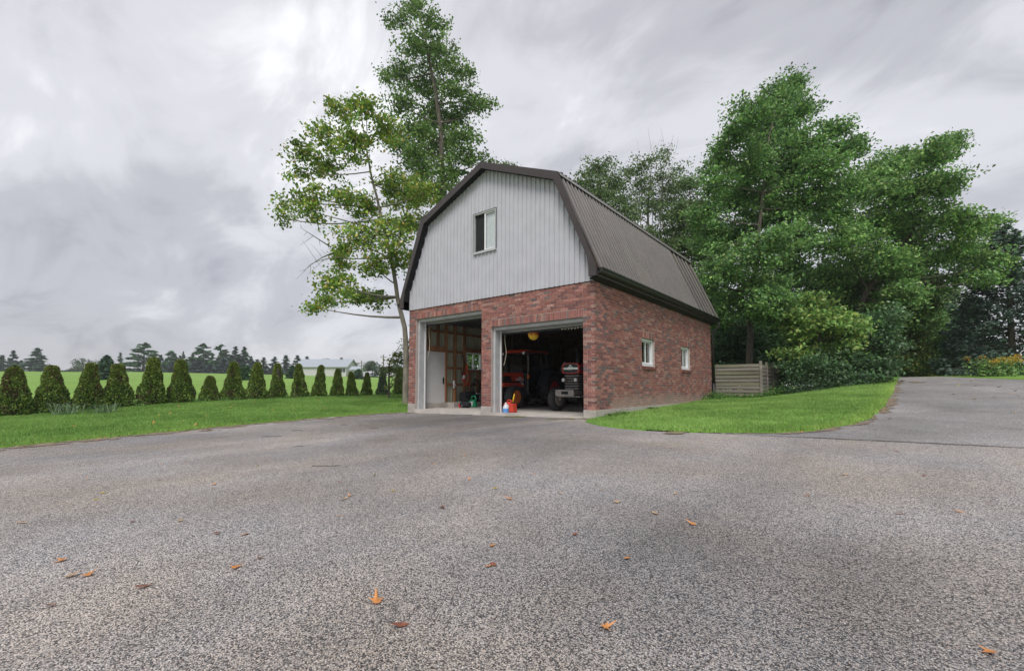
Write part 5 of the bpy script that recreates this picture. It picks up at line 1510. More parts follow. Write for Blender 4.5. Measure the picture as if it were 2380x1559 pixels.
# ------------------------------------------------------------------ conifers
def conifer_mesh(Ht, Rd, cols, nbr, ntuft, tl, w=None, seed=1, shape=1.0, bare=.06, droop=.25):
    """returns (trunk MB, needle quads, colours) for a conifer standing on the origin"""
    g = np.random.default_rng(seed)
    wood = MB()
    wood.tube([(0, 0, -.2), (0, 0, Ht * .5), (0, 0, Ht * .98)], [Ht * .022, Ht * .013, .01], 7, cap=False)
    P_, D_, Sz = [], [], []
    for i in range(nbr):
        u = (i + g.random()) / nbr
        z = Ht * (bare + (1 - bare) * u ** .92)
        L_ = Rd * ((1 - u) ** shape) * g.uniform(.72, 1.12) + .04 * Rd
        a = g.uniform(0, 2 * math.pi)
        dv = np.array([math.cos(a), math.sin(a), 0])
        pitch = -droop + .65 * u + g.normal(0, .08)
        end = np.array([0, 0, z]) + dv * L_ + np.array([0, 0, pitch * L_])
        if L_ > .25 * Rd and i % 3 == 0:
            wood.tube([(0, 0, z), tuple(end)], [Ht * .004, .004], 4, cap=False)
        n = max(3, int(ntuft * L_ / Rd))
        t = np.sqrt(g.random(n)) * .98 + .02
        side = np.array([-dv[1], dv[0], 0])
        wd = .32 * L_ * (1 - t * .75)
        p = np.array([0, 0, z]) + t[:, None] * (end - np.array([0, 0, z])) + side * (g.normal(0, 1, n) * wd * .6)[:, None]
        p[:, 2] += -.10 * L_ * (t * (1 - t)) * 2 + g.normal(0, .03 * L_ + .02, n)
        dr = dv + side * (g.normal(0, .7, n))[:, None] * 1.0 if False else dv[None, :] + side[None, :] * g.normal(0, .75, n)[:, None]
        dr[:, 2] += g.normal(-.05, .35, n)
        P_.append(p); D_.append(unit(dr)); Sz.append(tl * g.uniform(.6, 1.3, n))
    P_ = np.concatenate(P_); D_ = np.concatenate(D_); Sz = np.concatenate(Sz)[:, None]
    nr = unit(np.cross(D_, g.normal(size=P_.shape)))
    b = np.cross(nr, D_)
    q = np.stack([P_ - D_ * Sz * .5, P_ + b * Sz * .22, P_ + D_ * Sz * .5 - np.array([0, 0, .1]) * Sz, P_ - b * Sz * .22], 1).reshape(-1, 3)
    cols = np.array(cols, float)
    i = g.choice(len(cols), len(P_), p=None if w is None else np.array(w) / np.sum(w))
    c = np.clip(cols[i] * (1 + g.normal(0, .2, (len(P_), 1))), .003, 1)
    return wood, q, np.repeat(c, 4, 0)
C_SPR = [(0.045, 0.102, 0.061), (0.064, 0.131, 0.074), (0.091, 0.169, 0.091), (0.057, 0.116, 0.068)]
C_BLUE = [(0.083, 0.128, 0.128), (0.112, 0.165, 0.158), (0.06, 0.098, 0.09), (0.143, 0.195, 0.18)]
C_PINE = [(0.046, 0.118, 0.048), (0.068, 0.16, 0.061), (0.091, 0.193, 0.076)]
def place_conifer(name, label, loc, Ht, Rd, cols, nbr=150, nt=60, tl=.3, seed=1, group=None, shape=1.0, w=None, bare=.06, droop=.25):
    o = thing(name, loc, label, 'tree', group)
    wd, q, c = conifer_mesh(Ht, Rd, cols, nbr, nt, tl, w, seed, shape, bare, droop)
    wd.v = [tuple(Vector(v) + ORG[o]) for v in wd.v]
    wd.build('trunk', M['bark'], o, smooth=True, fix=False)
    npmesh('crown', q + np.array(ORG[o]), 4, M['needle'], o, c)
    return o
place_conifer('spruce_tree', 'large blue green spruce at the far side of the drive', gp(2352, 20.5), 7.0, 2.9, [(.06, .105, .08), (.085, .14, .105), (.045, .075, .058), (.13, .19, .15)], 320, 120, .18, 41, shape=.85, bare=.02)
place_conifer('spruce_tree', 'dark spruce beyond the bend left of the blue spruce', gp(2262, 25), 4.6, 2.0, C_SPR, 220, 70, .24, 42, shape=.85, bare=.02)
place_conifer('spruce_tree', 'dark bare-stemmed spruce in the gap over the drive', gp(2205, 30), 5.2, 2.0, C_SPR, 200, 60, .26, 43, shape=.8, bare=.05)

# goldenrod at the foot of the spruce
for i, (px, dp) in enumerate(((2285, 18.2), (2310, 18.0), (2335, 18.4), (2360, 18.2))):
    b_ = gp(px, dp)
    o = thing('goldenrod', b_, 'goldenrod clump with yellow plumes at the foot of the blue green spruce', 'flower', 'goldenrod by the drive')
    st = MB(); fl = []
    lv = []
    for k in range(16):
        a = Vector(b_) + Vector((rng.normal(0, .22), rng.normal(0, .16), -.03)); t = a + Vector((rng.normal(0, .12), rng.normal(0, .1), rng.uniform(.45, .85)))
        st.tube([a, t], [.006, .004], 4, cap=False)
        lv.append(np.array(a)[None] + (np.array(t) - np.array(a))[None] * rng.random((26, 1)) + rng.normal(0, .06, (26, 3)))
        if k % 3 == 0: fl.append(np.array(t)[None] + rng.normal(0, 1, (40, 3)) * np.array([.07, .05, .05]))
    st.build('stem', M['twig'], o, fix=False)
    lv = np.concatenate(lv); npmesh('foliage', leaf_quads(lv, np.full(len(lv), .11)), 4, M['leaf'], o, np.repeat(pal(len(lv), G_MAPLE), 4, 0))
    fl = np.concatenate(fl); tag(npmesh('plume', leaf_quads(fl, np.full(len(fl), .05)), 4, M['petal'], o), kind='stuff')

# ------------------------------------------------------------------ cedar row
ced = [(0, 1.56, .54), (1, 1.55, .50), (2, 1.61, .47), (3, 1.56, .50), (4, 1.77, .49), (5, 1.67, .49), (6, 1.01, .40), (7, 1.60, .45), (8, 1.58, .45), (9, 1.56, .38), (10, 1.55, .39), (11, 1.52, .36), (12, 1.38, .35), (13, 1.25, .32), (14, 1.22, .31), (15, 1.37, .32), (16, 1.51, .31)]
CY = [-7.76, -6.93, -6.13, -5.27, -4.34, -3.43, -2.54, -1.65, -.73, .13, 1.07, 1.98, 2.92, 3.74, 4.59, 5.52, 6.51]
CXX = [-15.86, -15.93, -16.03, -16.06, -16.0, -15.96, -15.95, -15.93, -15.89, -15.91, -15.84, -15.8, -15.73, -15.8, -15.85, -15.79, -15.66]
G_CED = [(0.12, 0.2, 0.035), (0.163, 0.247, 0.042), (0.218, 0.305, 0.047), (0.077, 0.14, 0.028), (0.283, 0.328, 0.056)]
G_CEDB = [(0.121, 0.083, 0.039), (0.176, 0.11, 0.055), (0.099, 0.055, 0.033), (0.11, 0.121, 0.033)]
for i, Hc, wc in ced:
    x, y = CXX[i], CY[i]; z = hg(x, y) - .01
    lab = 'clipped cedar shrub in the row between lawn and hay field'; grp = 'cedar row along the lawn'
    OD = ['', '', 'third', 'fourth', '', 'sixth', '', 'eighth', 'ninth', 'tenth', 'eleventh', 'twelfth', 'thirteenth', 'fourteenth', 'fifteenth', '', '']
    if OD[i]: lab = 'clipped green cedar, ' + OD[i] + ' in the row counted from the browning end cedar'
    if i == 0: lab, grp = 'browning cedar with split flat top at the open end of the row', None
    if i == 1: lab, grp = 'cedar with tall grass blades at its foot beside the browning cedar', None
    if i == 4: lab, grp = 'tallest round-topped cedar of the row', None
    if i == 6: lab, grp = 'small thin cedar only half the height of its neighbours', None
    if i == 15: lab, grp = 'cedar overgrown by a pale leafy climber in the row', None
    if i == 16: lab, grp = 'last cedar of the row beside the yellowish bush', None
    o = thing('cedar_shrub', (x, y, z), lab, 'cedar', grp)
    g = np.random.default_rng(100 + i)
    nq = 8500 if i < 8 else 5600
    u = g.random(nq) ** .85
    th = g.uniform(0, 2 * math.pi, nq)
    lump = 1 + .11 * np.sin(th * 3 + i * 1.7) + .09 * np.sin(th * 5 + u * 9 + i * 2) + .07 * np.sin(u * 22 + th * 2 + i)
    sh = np.where(u < .12, .86 + 1.1 * u, 1 - .66 * np.clip((u - .12) / .80, 0, 1) ** .95) * np.where(u > .92, np.sqrt(np.clip(1 - ((u - .92) / .085) ** 2, .02, 1)), 1)
    rr_ = wc * .9 * sh * lump * (.80 + .24 * g.random(nq) ** .6)
    if i == 0: lean = np.where(np.cos(th) > 0, 1, .95)
    lx_, ly_ = g.normal(0, .05, 2)
    P_ = np.stack([rr_ * np.cos(th) + lx_ * u * Hc, rr_ * np.sin(th) + ly_ * u * Hc, Hc * u * (1.0 if i else .98 + .03 * np.cos(2 * th))], 1)
    dr = np.stack([np.cos(th) * .7, np.sin(th) * .7, g.uniform(.1, 1.0, nq)], 1) + g.normal(0, .45, (nq, 3))
    dr = unit(dr)
    s_ = (.078 * g.uniform(.6, 1.3, nq))[:, None]
    nr = unit(np.cross(dr, g.normal(size=(nq, 3)))); b_ = np.cross(nr, dr)
    q = np.stack([P_ - dr * s_ * .5, P_ + b_ * s_ * .26, P_ + dr * s_ * .5, P_ - b_ * s_ * .26], 1).reshape(-1, 3) + np.array([x, y, z])
    cc = np.array(G_CED)[g.choice(5, nq, p=[.3, .3, .15, .2, .05])] * (1 + g.normal(0, .2, (nq, 1)))
    yl = (g.random(nq) < np.clip(u - .4, 0, 1) * 1.3); cc[yl] = np.array((.19, .235, .045)) * (1 + g.normal(0, .15, (yl.sum(), 1)))
    bp_ = fbm(th * 1.3, u * 4, 1.5, i) * 1.0 + (.13 if i == 0 else (.04 if i in (1, 3, 6) else 0))
    br = (bp_ > .66) & (g.random(nq) < .6); cc[br] = np.array(G_CEDB)[g.choice(4, br.sum())]
    if i == 15:
        cl = np.cos(th - 5.6) > .3; cc[cl] = pal(int(cl.sum()), [(.10, .15, .10), (.13, .18, .12)])
    npmesh('foliage', q, 4, M['needle'], o, np.repeat(np.clip(cc, .004, 1), 4, 0))
    cb = MB().lathe([(wc * .40, .06), (wc * .50, Hc * .15), (wc * .36, Hc * .5), (wc * .17, Hc * .78), (wc * .05, Hc * .88)], (x, y, z), 'z', 12)
    cb.tube([(x, y, z - .1), (x, y, z + .1)], .05, 7)
    cb.build('branches', M['twig'], o, smooth=True)
# weeds and tall grass between the cedars
def weed(loc, n, ht, sp, cols, label, group, blade=True, leaf=.07, name='weed_clump'):
    o = thing(name, loc, label, 'weeds', group)
    if blade:
        a = np.array(loc)[None] + rng.normal(0, 1, (n, 3)) * np.array([sp * .4, sp * .4, 0])
        dr = rng.normal(0, 1, (n, 3)) * np.array([1, 1, 0]) * sp * .9
        h_ = ht * rng.uniform(.5, 1.1, (n, 1))
        m1 = a + dr * .4 + np.array([0, 0, 1]) * h_ * .75; m2 = a + dr * .85 + np.array([0, 0, 1]) * h_ * .85
        s_ = unit(np.cross(dr, np.array([0, 0, 1.0]))) * .010
        q = np.stack([a - s_, a + s_, m1 + s_, m1 - s_], 1).reshape(-1, 3); q2 = np.stack([m1 - s_, m1 + s_, m2 + s_ * .3 + 0, m2 - s_ * .3], 1).reshape(-1, 3)
        npmesh('blades', np.concatenate([q, q2]), 4, M['leaf'], o, np.repeat(np.tile(pal(n, cols), (2, 1)), 4, 0))
    else:
        c = np.array(loc)[None] + rng.normal(0, 1, (n, 3)) * np.array([sp * .5, sp * .5, 0]); c[:, 2] += np.abs(rng.normal(0, ht * .5, n)) + .01
        npmesh('foliage', leaf_quads(c, leaf * rng.uniform(.6, 1.3, n)), 4, M['leaf'], o, np.repeat(pal(n, cols), 4, 0))
    return o
G_WEED = [(0.098, 0.224, 0.049), (0.14, 0.294, 0.056), (0.07, 0.154, 0.042), (0.21, 0.308, 0.084)]
for (px, dp, ht) in ((150, 13.8, .55), (172, 14.0, .5), (258, 14.2, .5), (238, 14.0, .45)):
    q = gp(px, dp); weed((q[0], q[1], q[2]), 34, ht * .8, .34, [(.17, .25, .15), (.22, .30, .17), (.14, .23, .10)], 'tuft of long pale grass at the foot of the cedars', 'long grass tufts by the cedars', name='grass_tuft')
for i in range(46):
    yy = -8.6 + i * .345
    xx = -15.75 + rng.normal(0, .18)
    weed((xx, yy, hg(xx, yy)), 130, .16 if yy < 3 else .22, .2, G_WEED if i % 3 else [(.10, .14, .04), (.16, .17, .06)], 'low leafy weeds between the cedars', 'weeds along the cedar row', False, .06)
for (x, y, ht, n) in ((.14, 8.2, .2, 160), (.2, 8.7, .28, 260), (.18, 9.15, .26, 240), (.35, 9.5, .2, 240), (.8, 9.6, .16, 200), (1.3, 9.65, .18, 220), (1.75, 9.75, .26, 260), (1.9, 10.1, .3, 300), (2.1, 10.6, .35, 330), (2.3, 11.3, .35, 330), (2.6, 12.0, .4, 330)):
    weed((x, y, hg(x, y)), n, ht, .32, [(.09, .22, .04), (.13, .28, .05), (.07, .16, .03)], 'bright green weeds at the foot of the garage corner and fence', 'weeds by the garage corner', False, .07)
for (x, y) in ((.08, 1.2), (.08, 3.0), (.08, .5), (.07, .8)):
    weed((x, y, hg(x, y)), 60, .11, .2, [(.14, .26, .06), (.18, .32, .08)], 'tuft of uncut grass against the brick wall', 'uncut grass at the wall', True, name='grass_tuft')
for (px, dp) in ((1850, 16.3), (1885, 16.2), (1920, 16.3), (1955, 16.5), (1990, 16.7), (2025, 17.2), (1835, 16.6), (1905, 16.6)):
    q = gp(px, dp); weed(q, 260, .62, .45, [(.05, .10, .04), (.08, .13, .07), (.06, .11, .05)], 'dark knee-high weeds fringing the wood edge', 'weeds fringing the wood', False, .09)

# ------------------------------------------------------------------ far tree line, houses, poles
far_kinds = []
FAR = [ # px, top py, half width px, kind (s spruce, b blue spruce, p pine, d broadleaf), depth
    (8, 826, 26, 's', 150), (32, 815, 26, 's', 150), (52, 838, 20, 's', 152), (88, 809, 40, 's', 145), (112, 840, 24, 'd', 150),
    (160, 857, 18, 'd', 155), (181, 846, 22, 'd', 155), (214, 831, 38, 'd', 150), (281, 820, 16, 's', 155),
    (336, 796, 48, 'p', 140), (398, 815, 30, 'p', 150), (427, 817, 14, 's', 155), (462, 836, 34, 'b', 138), (474, 798, 44, 'p', 152), (513, 800, 36, 'p', 150),
    (492, 846, 26, 'b', 138), (548, 806, 30, 's', 150), (568, 806, 26, 's', 152), (521, 832, 30, 'b', 138), (590, 838, 26, 'b', 140), (400, 846, 26, 'b', 138), (366, 850, 24, 'b', 138),
    (614, 831, 22, 's', 150), (640, 829, 26, 's', 152), (666, 826, 26, 's', 165), (692, 826, 28, 's', 168), (714, 829, 24, 's', 168), (738, 832, 28, 'd', 168), (758, 838, 20, 's', 168), (777, 837, 20, 's', 168), (802, 840, 28, 'd', 160), (822, 846, 18, 's', 160),
    (867, 838, 30, 'd', 140), (872, 850, 14, 's', 120), (898, 846, 24, 'd', 140), (930, 850, 22, 'd', 135), (642, 845, 24, 'b', 140), (610, 856, 22, 'b', 138)]
for q_ in range(17):      # the clumps close up behind the first row of the tree line
    FAR.append((360 + q_ * 15, 818 + (q_ * 7) % 19, 20 + (q_ * 5) % 9, 's', 158))
for q_ in range(5):
    FAR.append((4 + q_ * 24, 836 + (q_ * 5) % 12, 22, 's', 158))
protos = {}
for k_, v_ in {'s': (C_SPR, 1.1, 78, 34, .02), 'b': (C_BLUE, 1.0, 84, 34, .0), 'p': (C_PINE, .8, 60, 44, .03)}.items():
    for s_ in (0, 1):
        protos[(k_, s_)] = conifer_mesh(10.0, 2.6 if k_ != 'p' else 3.4, v_[0], v_[2], v_[3], .95, None, 200 + s_ + ord(k_), v_[1], v_[4])
cache = {}
KL = {'s': 'dark spruce in the far tree line beyond the field', 'b': 'pale blue spruce in front of the far tree line', 'p': 'broad pine in the far tree line beyond the field', 'd': 'round leafy tree in the far tree line'}
for i, (px, py, hw, kd, dp) in enumerate(FAR):
    b_ = Vector(gp(px, dp)); top = at(px, py, dp); Ht = max(2.0, top.z - b_.z); Wd = hw * dp / 1047.65
    lab = KL[kd]
    if kd == 's': lab = 'dark spruce in the far clump beyond the browning end cedar' if px < 120 else ('slender spruce standing by the broad far pines' if px in (281, 427) else ('dark spruce in the back row of the tall far clump' if dp == 158 else 'dark spruce in the tall far clump beside the broad pines' if px < 650 else ('dark spruce showing over the long white house' if px < 800 else 'dark spruce near the utility poles')))
    if kd == 'd': lab = 'low leafy tree in the far gap between spruce clump and broad pine' if px < 250 else ('leafy tree behind the long white house' if px < 850 else 'leafy tree near the utility poles')
    if kd == 'p' and px == 336: lab = 'broadest lone pine of the far tree line'
    o = thing({'s': 'spruce_tree', 'b': 'blue_spruce', 'p': 'pine_tree', 'd': 'broadleaf_tree'}[kd], b_, lab, 'tree', 'far tree line')
    if kd == 'd':
        g = np.random.default_rng(300 + i)
        nl = 9; C_ = []
        for j in range(nl):
            c = np.array([g.uniform(-.62, .62) * Wd, g.uniform(-.6, .6) * Wd, Ht * g.uniform(.42, .82)])
            v = unit(g.normal(size=(150, 3))) * (g.random((150, 1)) ** .4) * np.array([Wd * .48, Wd * .48, Ht * .2]); C_.append(c + v)
        C_ = np.concatenate(C_); save = rng; rng = g
        q = leaf_quads(C_, np.full(len(C_), .55)); c_ = pal(len(C_), [(.05, .09, .04), (.07, .115, .05), (.09, .14, .06)]); rng = save
        npmesh('crown', q + np.array(b_), 4, M['leaf'], o, np.repeat(c_, 4, 0))
        tb = MB().tube([b_ - Vector((0, 0, .2)), b_ + Vector((0, 0, Ht * .55))], [.22, .1], 6)
        for j in range(5): tb.tube([b_ + Vector((0, 0, Ht * .4)), b_ + Vector((g.uniform(-.5, .5) * Wd, g.uniform(-.5, .5) * Wd, Ht * .75))], [.08, .03], 4)
        tb.build('trunk', M['bark'], o, fix=False)
    else:
        key = (kd, i % 2)
        if key not in cache:
            wd, q, c = protos[key]
            t_ = wd.build('trunk', M['bark'], None, smooth=True, fix=False); cr = npmesh('crown', q, 4, M['needle'], None, c)
            cache[key] = (t_.data, cr.data); bpy.data.objects.remove(t_); bpy.data.objects.remove(cr)
        for nm, me in zip(('trunk', 'crown'), cache[key]):
            c = bpy.data.objects.new(nm, me); COL.objects.link(c); c.parent = o
            rx = Wd / (2.6 if kd != 'p' else 3.4)
            c.scale = (rx, rx, Ht / 10.0); c.rotation_euler = (0, 0, i * 1.3)
# solitary conifers standing in the field
for (px, top, base_d, hw, lab, cols, sh) in ((250, 826, 44, 20, 'lone dark spruce with thin top standing in the hay field', C_SPR, .75), (571, 852, 50, 16, 'lone round cedar in the hay field behind the cedar row', C_PINE, .5), (682, 850, 60, 14, 'small dark spruce in the field before the white house', C_SPR, .8), (835, 858, 70, 12, 'small dark spruce at the right end of the white house', C_SPR, .7)):
    b_ = gp(px, base_d); t_ = at(px, top, base_d)
    place_conifer('spruce_tree', lab, b_, t_.z - b_[2], hw * base_d / 1047.65 * 1.1, cols, 110, 46, .42, 60 + px, shape=sh, bare=.03)

def far_house(name, label, pl, dl, pr, dr_, eave, ridge, depth_w, wins, chim=False):
    a = Vector(gp(pl, dl)); b = Vector(gp(pr, dr_)); z0 = min(a.z, b.z) - .3; zf = max(a.z, b.z)
    ax = (b - a); ax.z = 0; L_ = ax.length; ax.normalize(); nn = Vector((-ax.y, ax.x, 0))
    if nn.dot(Vector((CAM[0], CAM[1], 0)) - a) > 0: nn = -nn
    o = thing(name, (a.x, a.y, zf), label, 'house')
    P_ = lambda s_, t_, z_: a.to_3d().xy.to_3d() + ax * s_ + nn * t_ + Vector((0, 0, z_))
    w_ = MB().hexa([P_(0, 0, z0), P_(L_, 0, z0), P_(L_, depth_w, z0), P_(0, depth_w, z0)], [P_(0, 0, zf + eave), P_(L_, 0, zf + eave), P_(L_, depth_w, zf + eave), P_(0, depth_w, zf + eave)])
    for s_ in (0.02, L_ - .02):
        w_.add([P_(s_, 0, zf + eave), P_(s_, depth_w, zf + eave), P_(s_, depth_w / 2, zf + ridge - .1)], [(0, 1, 2)])
    w_.build('wall', M['housewall'], o)
    r = MB(); ov = .5
    r.hexa([P_(-ov, -ov, zf + eave - .1), P_(L_ + ov, -ov, zf + eave - .1), P_(L_ + ov, depth_w / 2, zf + ridge - .15), P_(-ov, depth_w / 2, zf + ridge - .15)], [P_(-ov, -ov, zf + eave + .05), P_(L_ + ov, -ov, zf + eave + .05), P_(L_ + ov, depth_w / 2, zf + ridge), P_(-ov, depth_w / 2, zf + ridge)])
    r.hexa([P_(-ov, depth_w + ov, zf + eave - .1), P_(L_ + ov, depth_w + ov, zf + eave - .1), P_(L_ + ov, depth_w / 2 + .01, zf + ridge - .15), P_(-ov, depth_w / 2 + .01, zf + ridge - .15)], [P_(-ov, depth_w + ov, zf + eave + .05), P_(L_ + ov, depth_w + ov, zf + eave + .05), P_(L_ + ov, depth_w / 2 + .01, zf + ridge), P_(-ov, depth_w / 2 + .01, zf + ridge)])
    rf = r.build('roof', M['houseroof'], o)
    for (s_, ww, zz0, zz1) in wins:
        f_ = MB().hexa([P_(s_ - .1, -.05, zf + zz0 - .1), P_(s_ + ww + .1, -.05, zf + zz0 - .1), P_(s_ + ww + .1, .02, zf + zz0 - .1), P_(s_ - .1, .02, zf + zz0 - .1)], [P_(s_ - .1, -.05, zf + zz1 + .1), P_(s_ + ww + .1, -.05, zf + zz1 + .1), P_(s_ + ww + .1, .02, zf + zz1 + .1), P_(s_ - .1, .02, zf + zz1 + .1)]).build('window', M['white'], o)
        for h_ in range(2):
            s0 = s_ + h_ * (ww / 2 + .04)
            MB().hexa([P_(s0, -.08, zf + zz0), P_(s0 + ww / 2 - .04, -.08, zf + zz0), P_(s0 + ww / 2 - .04, -.04, zf + zz0), P_(s0, -.04, zf + zz0)], [P_(s0, -.08, zf + zz1), P_(s0 + ww / 2 - .04, -.08, zf + zz1), P_(s0 + ww / 2 - .04, -.04, zf + zz1), P_(s0, -.04, zf + zz1)]).build('pane', M['pane'], f_)
    if chim:
        c_ = P_(L_ * .78, depth_w / 2, 0); MB().box(c_.x - .3, c_.x + .3, c_.y - .3, c_.y + .3, zf + ridge - .4, zf + ridge + .5).build('chimney', M['pole'], rf)
    return o
far_house('farmhouse', 'long white single-storey house with pale grey metal roof across the field', 690, 128, 806, 128, 2.3, 4.8, 9, [(6.0, 1.6, .8, 1.9), (12.4, 1.6, .8, 1.9)], True)
far_house('garden_shed', 'small white shed beside the long white house', 818, 124, 838, 124, 1.9, 2.9, 3, [(.6, .8, .7, 1.4)])
far_house('farmhouse', 'grey roofed house half hidden by trees near the poles', 912, 150, 936, 150, 2.6, 4.6, 7, [(1.0, 1.2, .9, 2.1)])
for (px, py, dp, lab) in ((841, 838, 105, 'plain wooden utility pole beside the white shed'), (892, 824, 90, 'pale utility pole with crossarm and cable near the trees')):
    b_ = Vector(gp(px, dp)); t_ = at(px, py, dp)
    o = thing('utility_pole', b_, lab, 'pole')
    MB().tube([b_ - Vector((0, 0, .3)), Vector((b_.x, b_.y, t_.z))], [.16, .11], 8).build('pole', M['pole'], o)
    MB().beam(Vector((b_.x - .55, b_.y - .45, t_.z - .5)), Vector((b_.x + .55, b_.y + .45, t_.z - .5)), .1).build('crossarm', M['pole'], o)

# ------------------------------------------------------------------ grass blades on the lawns
def blades(name, n, fa, fb, y0, y1, ht, label, seed, gain=1.0):
    g = np.random.default_rng(seed)
    y = g.uniform(y0, y1, n); a = fa(y); b = fb(y)
    wmax = (b - a).max()
    ok = g.random(n) < (b - a) / wmax
    y, a, b = y[ok], a[ok], b[ok]
    x = a + (b - a) * g.random(len(y)) + .02
    n = len(y)
    z = HG(x, y) + .012
    edge = np.clip(1 - (b - x) / .35, 0, 1)
    hh = ht * g.uniform(.5, 1.25, n) * (1 + .35 * edge)
    ang = g.uniform(0, 2 * math.pi, n)
    ln = g.normal(0, .45, (n, 2)) * hh[:, None]
    wv = np.stack([np.cos(ang), np.sin(ang), np.zeros(n)], 1) * (.0045 * g.uniform(.7, 1.4, n))[:, None] * (1 + .25 * np.hypot(x - CAM[0], y - CAM[1])[:, None] / 10)
    p = np.stack([x, y, z], 1)
    tip = p + np.stack([ln[:, 0], ln[:, 1], hh], 1)
    q = np.stack([p - wv, p + wv, tip], 1).reshape(-1, 3)
    t = fbm(x, y, .9, seed)[:, None]; t2 = fbm(x, y, 4, seed + 5)[:, None]
    k = np.clip((t - .3) / .4, 0, 1) * .6 + np.clip((t2 - .3) / .4, 0, 1) * .4
    c = np.array((.13, .255, .048)) * (1 - k) + np.array((.27, .44, .105)) * k
    c = c * (1 + .35 * edge[:, None] * np.array([1.2, .8, .6])) * (1 + g.normal(0, .16, (n, 1)))
    dry = g.random(n) < .035; c[dry] = (.26, .22, .09)
    c = c * gain
    return tag(npmesh(name, q, 3, M['blade'], None, np.repeat(np.clip(c, .005, 1), 3, 0)), kind='stuff', label=label)
blades('lawn_grass', 330000, lambda y: np.full_like(y, -16.9), lambda y: xe(y) + (fbm(y, y * 0, 3.0, 3) - .5) * .30, -11.5, 9.2, .05, 'short mown grass on the lawn by the cedars', 61)
blades('lawn_grass', 260000, lambda y: np.maximum(xl(y), -1.5), lambda y: xr(y) + (fbm(y, y * 0, 3.0, 9) - .5) * .1, -1.8, 15.5, .05, 'short mown grass on the lawn by the brick wall', 62, np.array([1.25, 1.2, 1.3]))

# ------------------------------------------------------------------ fallen leaves and twigs on the drive
def leaf_mesh(seed, kind):
    g = np.random.default_rng(seed)
    if kind == 0:   # five lobed leaf
        ang = np.array([-90, -55, -30, -8, 12, 32, 52, 70, 90, 110, 128, 148, 168, 188, 210, 235]); rad_ = np.array([.30, .42, .26, .55, .34, .95, .45, .62, 1.15, .62, .45, .95, .34, .55, .26, .42])
    else:           # plain pointed leaf
        ang = np.linspace(-90, 250, 12); rad_ = np.array([.85, .48, .42, .40, .48, .70, 1.05, .70, .48, .40, .42, .5])
    pts = np.stack([np.cos(np.radians(ang)) * rad_, np.sin(np.radians(ang)) * rad_], 1) * .055 * (1 + g.normal(0, .06, (len(ang), 1)))
    if kind: pts[:, 0] *= .7
    cu = g.uniform(3, 10); ph = g.uniform(0, 3)
    f = lambda p: cu * (p[0] * math.cos(ph) + p[1] * math.sin(ph)) ** 2 + .06 * p[0] * g.normal()
    vs = [(0, 0, 0)] + [(p[0], p[1], f(p)) for p in pts]
    mz = min(v[2] for v in vs); vs = [(v[0], v[1], v[2] - mz) for v in vs]
    n = len(pts)
    fs = [(0, 1 + k, 1 + (k + 1) % n) for k in range(n)]
    me = bpy.data.meshes.new('fallen_leaf'); me.from_pydata(vs, [], fs)
    return me
LC = {'orange': ((.60, .26, .085), 'orange fallen leaf lying on the drive', 'orange fallen leaves on the drive'), 'rust': ((.24, .09, .055), 'rust brown fallen leaf lying on the drive', 'rust brown fallen leaves on the drive'), 'tan': ((.46, .32, .20), 'pale tan fallen leaf lying on the drive', 'tan fallen leaves on the drive'), 'yellow': ((.48, .38, .07), 'yellowish fallen leaf lying on the drive', 'yellowish fallen leaves on the drive')}
lmesh = {}
for ck in LC:
    for s_ in range(4):
        me = leaf_mesh(400 + s_ * 7 + len(ck), s_ % 2)
        a = me.attributes.new('col', 'FLOAT_COLOR', 'POINT')
        c = np.array(LC[ck][0]); cc = np.ones((len(me.vertices), 4)); cc[:, :3] = c * rng.uniform(.75, 1.2, (len(me.vertices), 1))
        a.data.foreach_set('color', cc.astype(np.float32).ravel()); me.materials.append(M['fallen']); lmesh[(ck, s_)] = me
FL = [(.13, -7.52), (.34, -8.72), (1.55, -8.66), (2.43, -8.17), (1.87, -8.68), (1.93, -8.62), (3.3, -7.97), (3.52, -8.02), (2.48, -6.87), (1.92, -7.94), (4.02, -6.3), (4.97, -5.42), (3.75, -6.21), (3.43, -6.09), (2.75, -6.44), (1.66, -7.12), (2.84, -3.46), (1.0, -5.15), (.4, -5.45), (-.43, -6.31), (-.53, -6.87), (-1.75, -7.46), (1.76, -8.02), (.97, -8.26), (3.54, -6.84), (3.43, -7.42), (5.18, -4.03), (4.47, -5.24), (3.17, -5.83), (2.98, -6.11), (3.06, -2.78), (4.07, -.86), (2.64, -1.96), (2.37, -5.62), (2.44, -6.25), (1.79, -6.77), (-1.13, -8.6), (-.57, -7.74), (-.08, -8.29), (2.05, -7.41), (1.25, -8.08), (2.4, -8.04), (2.22, -8.77), (3.92, -6.99), (5.26, -5.19), (2.02, -6.11), (2.13, -4.24), (1.08, -6.47), (4.13, -.06), (5.13, -7.05), (1.16, -5.77), (-4.37, -6.5), (-5.4, -5.9)]
FC = 'otootoorrooottotoooyyorrrrrottorroyyryyttrroootyyoooo'
CK = {'o': 'orange', 't': 'tan', 'r': 'rust', 'y': 'yellow'}
g = np.random.default_rng(77)
FLX = [(x, y, CK[FC[i % len(FC)]], (.75 if i < 16 else .55)) for i, (x, y) in enumerate(FL)]
for i in range(55):
    y = g.uniform(-8.8, -.4); x = g.uniform(xe(y) + .1, 6.5)
    if y > -2 and x > 0: continue
    FLX.append((x, y, g.choice(['orange', 'rust', 'tan', 'yellow'], p=[.38, .3, .2, .12]), g.uniform(.3, .8)))
for i in range(60):
    y = g.uniform(-9, -.3); FLX.append((xe(y) + abs(g.normal(0, .35)), y, g.choice(['orange', 'rust', 'tan']), g.uniform(.5, .9)))
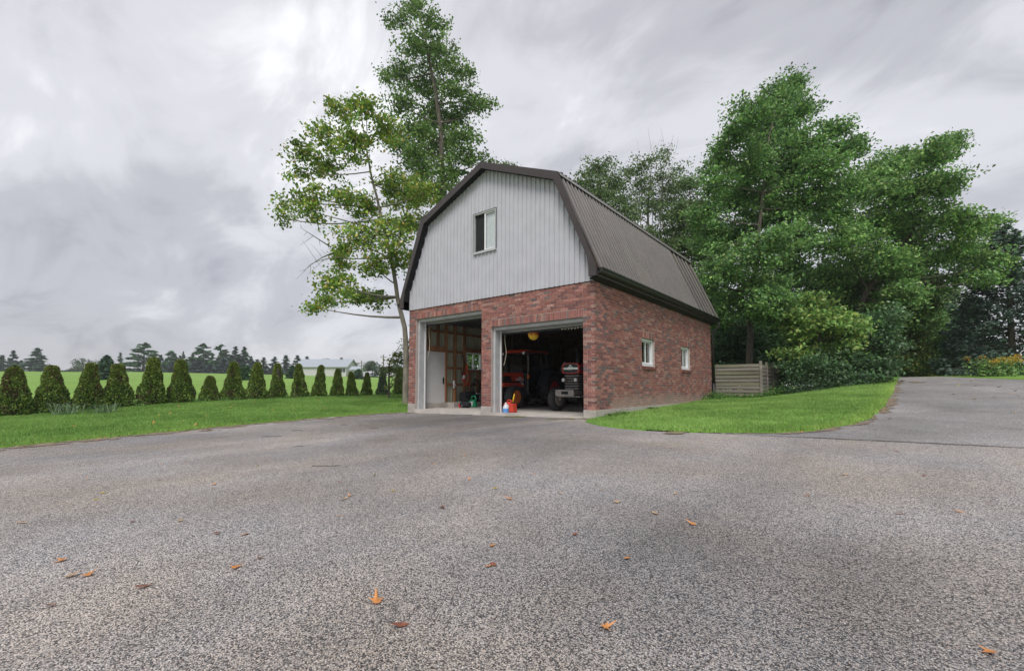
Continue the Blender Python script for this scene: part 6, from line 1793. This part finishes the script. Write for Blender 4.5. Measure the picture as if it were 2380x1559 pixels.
for i in range(40):
    y = g.uniform(-1.7, 9); FLX.append((xr(y) + abs(g.normal(.05, .12)), y, g.choice(['orange', 'rust', 'tan']), g.uniform(.5, .9)))
for i in range(36):
    x, y = g.uniform(5.7, 11), g.uniform(3, 14); FLX.append((x, y, g.choice(['yellow', 'tan', 'tan']), g.uniform(.9, 1.6)))
for i, (x, y, ck, sc) in enumerate(FLX):
    o = bpy.data.objects.new('fallen_leaf', lmesh[(ck, int(g.integers(4)))])
    COL.objects.link(o)
    o.location = (x, y, hg(x, y) + .008); o.rotation_euler = (g.normal(0, .12), g.normal(0, .12), g.uniform(0, 6.28)); o.scale = (sc, sc, sc)
    tag(o, LC[ck][1], 'leaf', LC[ck][2])
for i in range(46):
    y = g.uniform(-8, 3); x = g.uniform(-14, xe(y) - .3)
    ck = 'orange' if i % 3 else 'yellow'
    o = bpy.data.objects.new('fallen_leaf', lmesh[(ck, int(g.integers(4)))]); COL.objects.link(o)
    o.location = (x, y, hg(x, y) + .05); o.rotation_euler = (g.normal(0, .2), g.normal(0, .2), g.uniform(0, 6.28)); o.scale = (1.1,) * 3
    tag(o, 'fallen leaf caught in the grass of the lawn by the cedars', 'leaf', 'fallen leaves on the lawn')
for i in range(7):
    x, y = g.uniform(-5, 2), g.uniform(-6.8, -3); a = g.uniform(-.5, .5) + .9; L_ = g.uniform(.1, .3)
    z = hg(x, y) + .010
    p = [Vector((x + math.cos(a) * L_ * u + g.normal(0, .008), y + math.sin(a) * L_ * u + g.normal(0, .008), z + .002)) for u in (0, .35, .7, 1)]
    tag(MB().tube(p, .0035, 5).build('twig', M['twig']), 'thin dark twig lying on the drive', 'twig', 'twigs on the drive')

# ------------------------------------------------------------------ damp air
hz = MB().box(-440, 440, -440, 440, -12, 27).build('haze', None or bpy.data.materials.new('haze_air'))
hm = hz.data.materials[0]; hm.use_nodes = True
hm.node_tree.nodes.clear()
ho = hm.node_tree.nodes.new('ShaderNodeOutputMaterial'); hv = hm.node_tree.nodes.new('ShaderNodeVolumePrincipled')
hv.inputs['Color'].default_value = (.86, .88, .92, 1); hv.inputs['Density'].default_value = .0007; hv.inputs['Anisotropy'].default_value = .2
hm.node_tree.links.new(hv.outputs[0], ho.inputs['Volume'])
tag(hz, kind='stuff', label='thin damp haze over the fields')
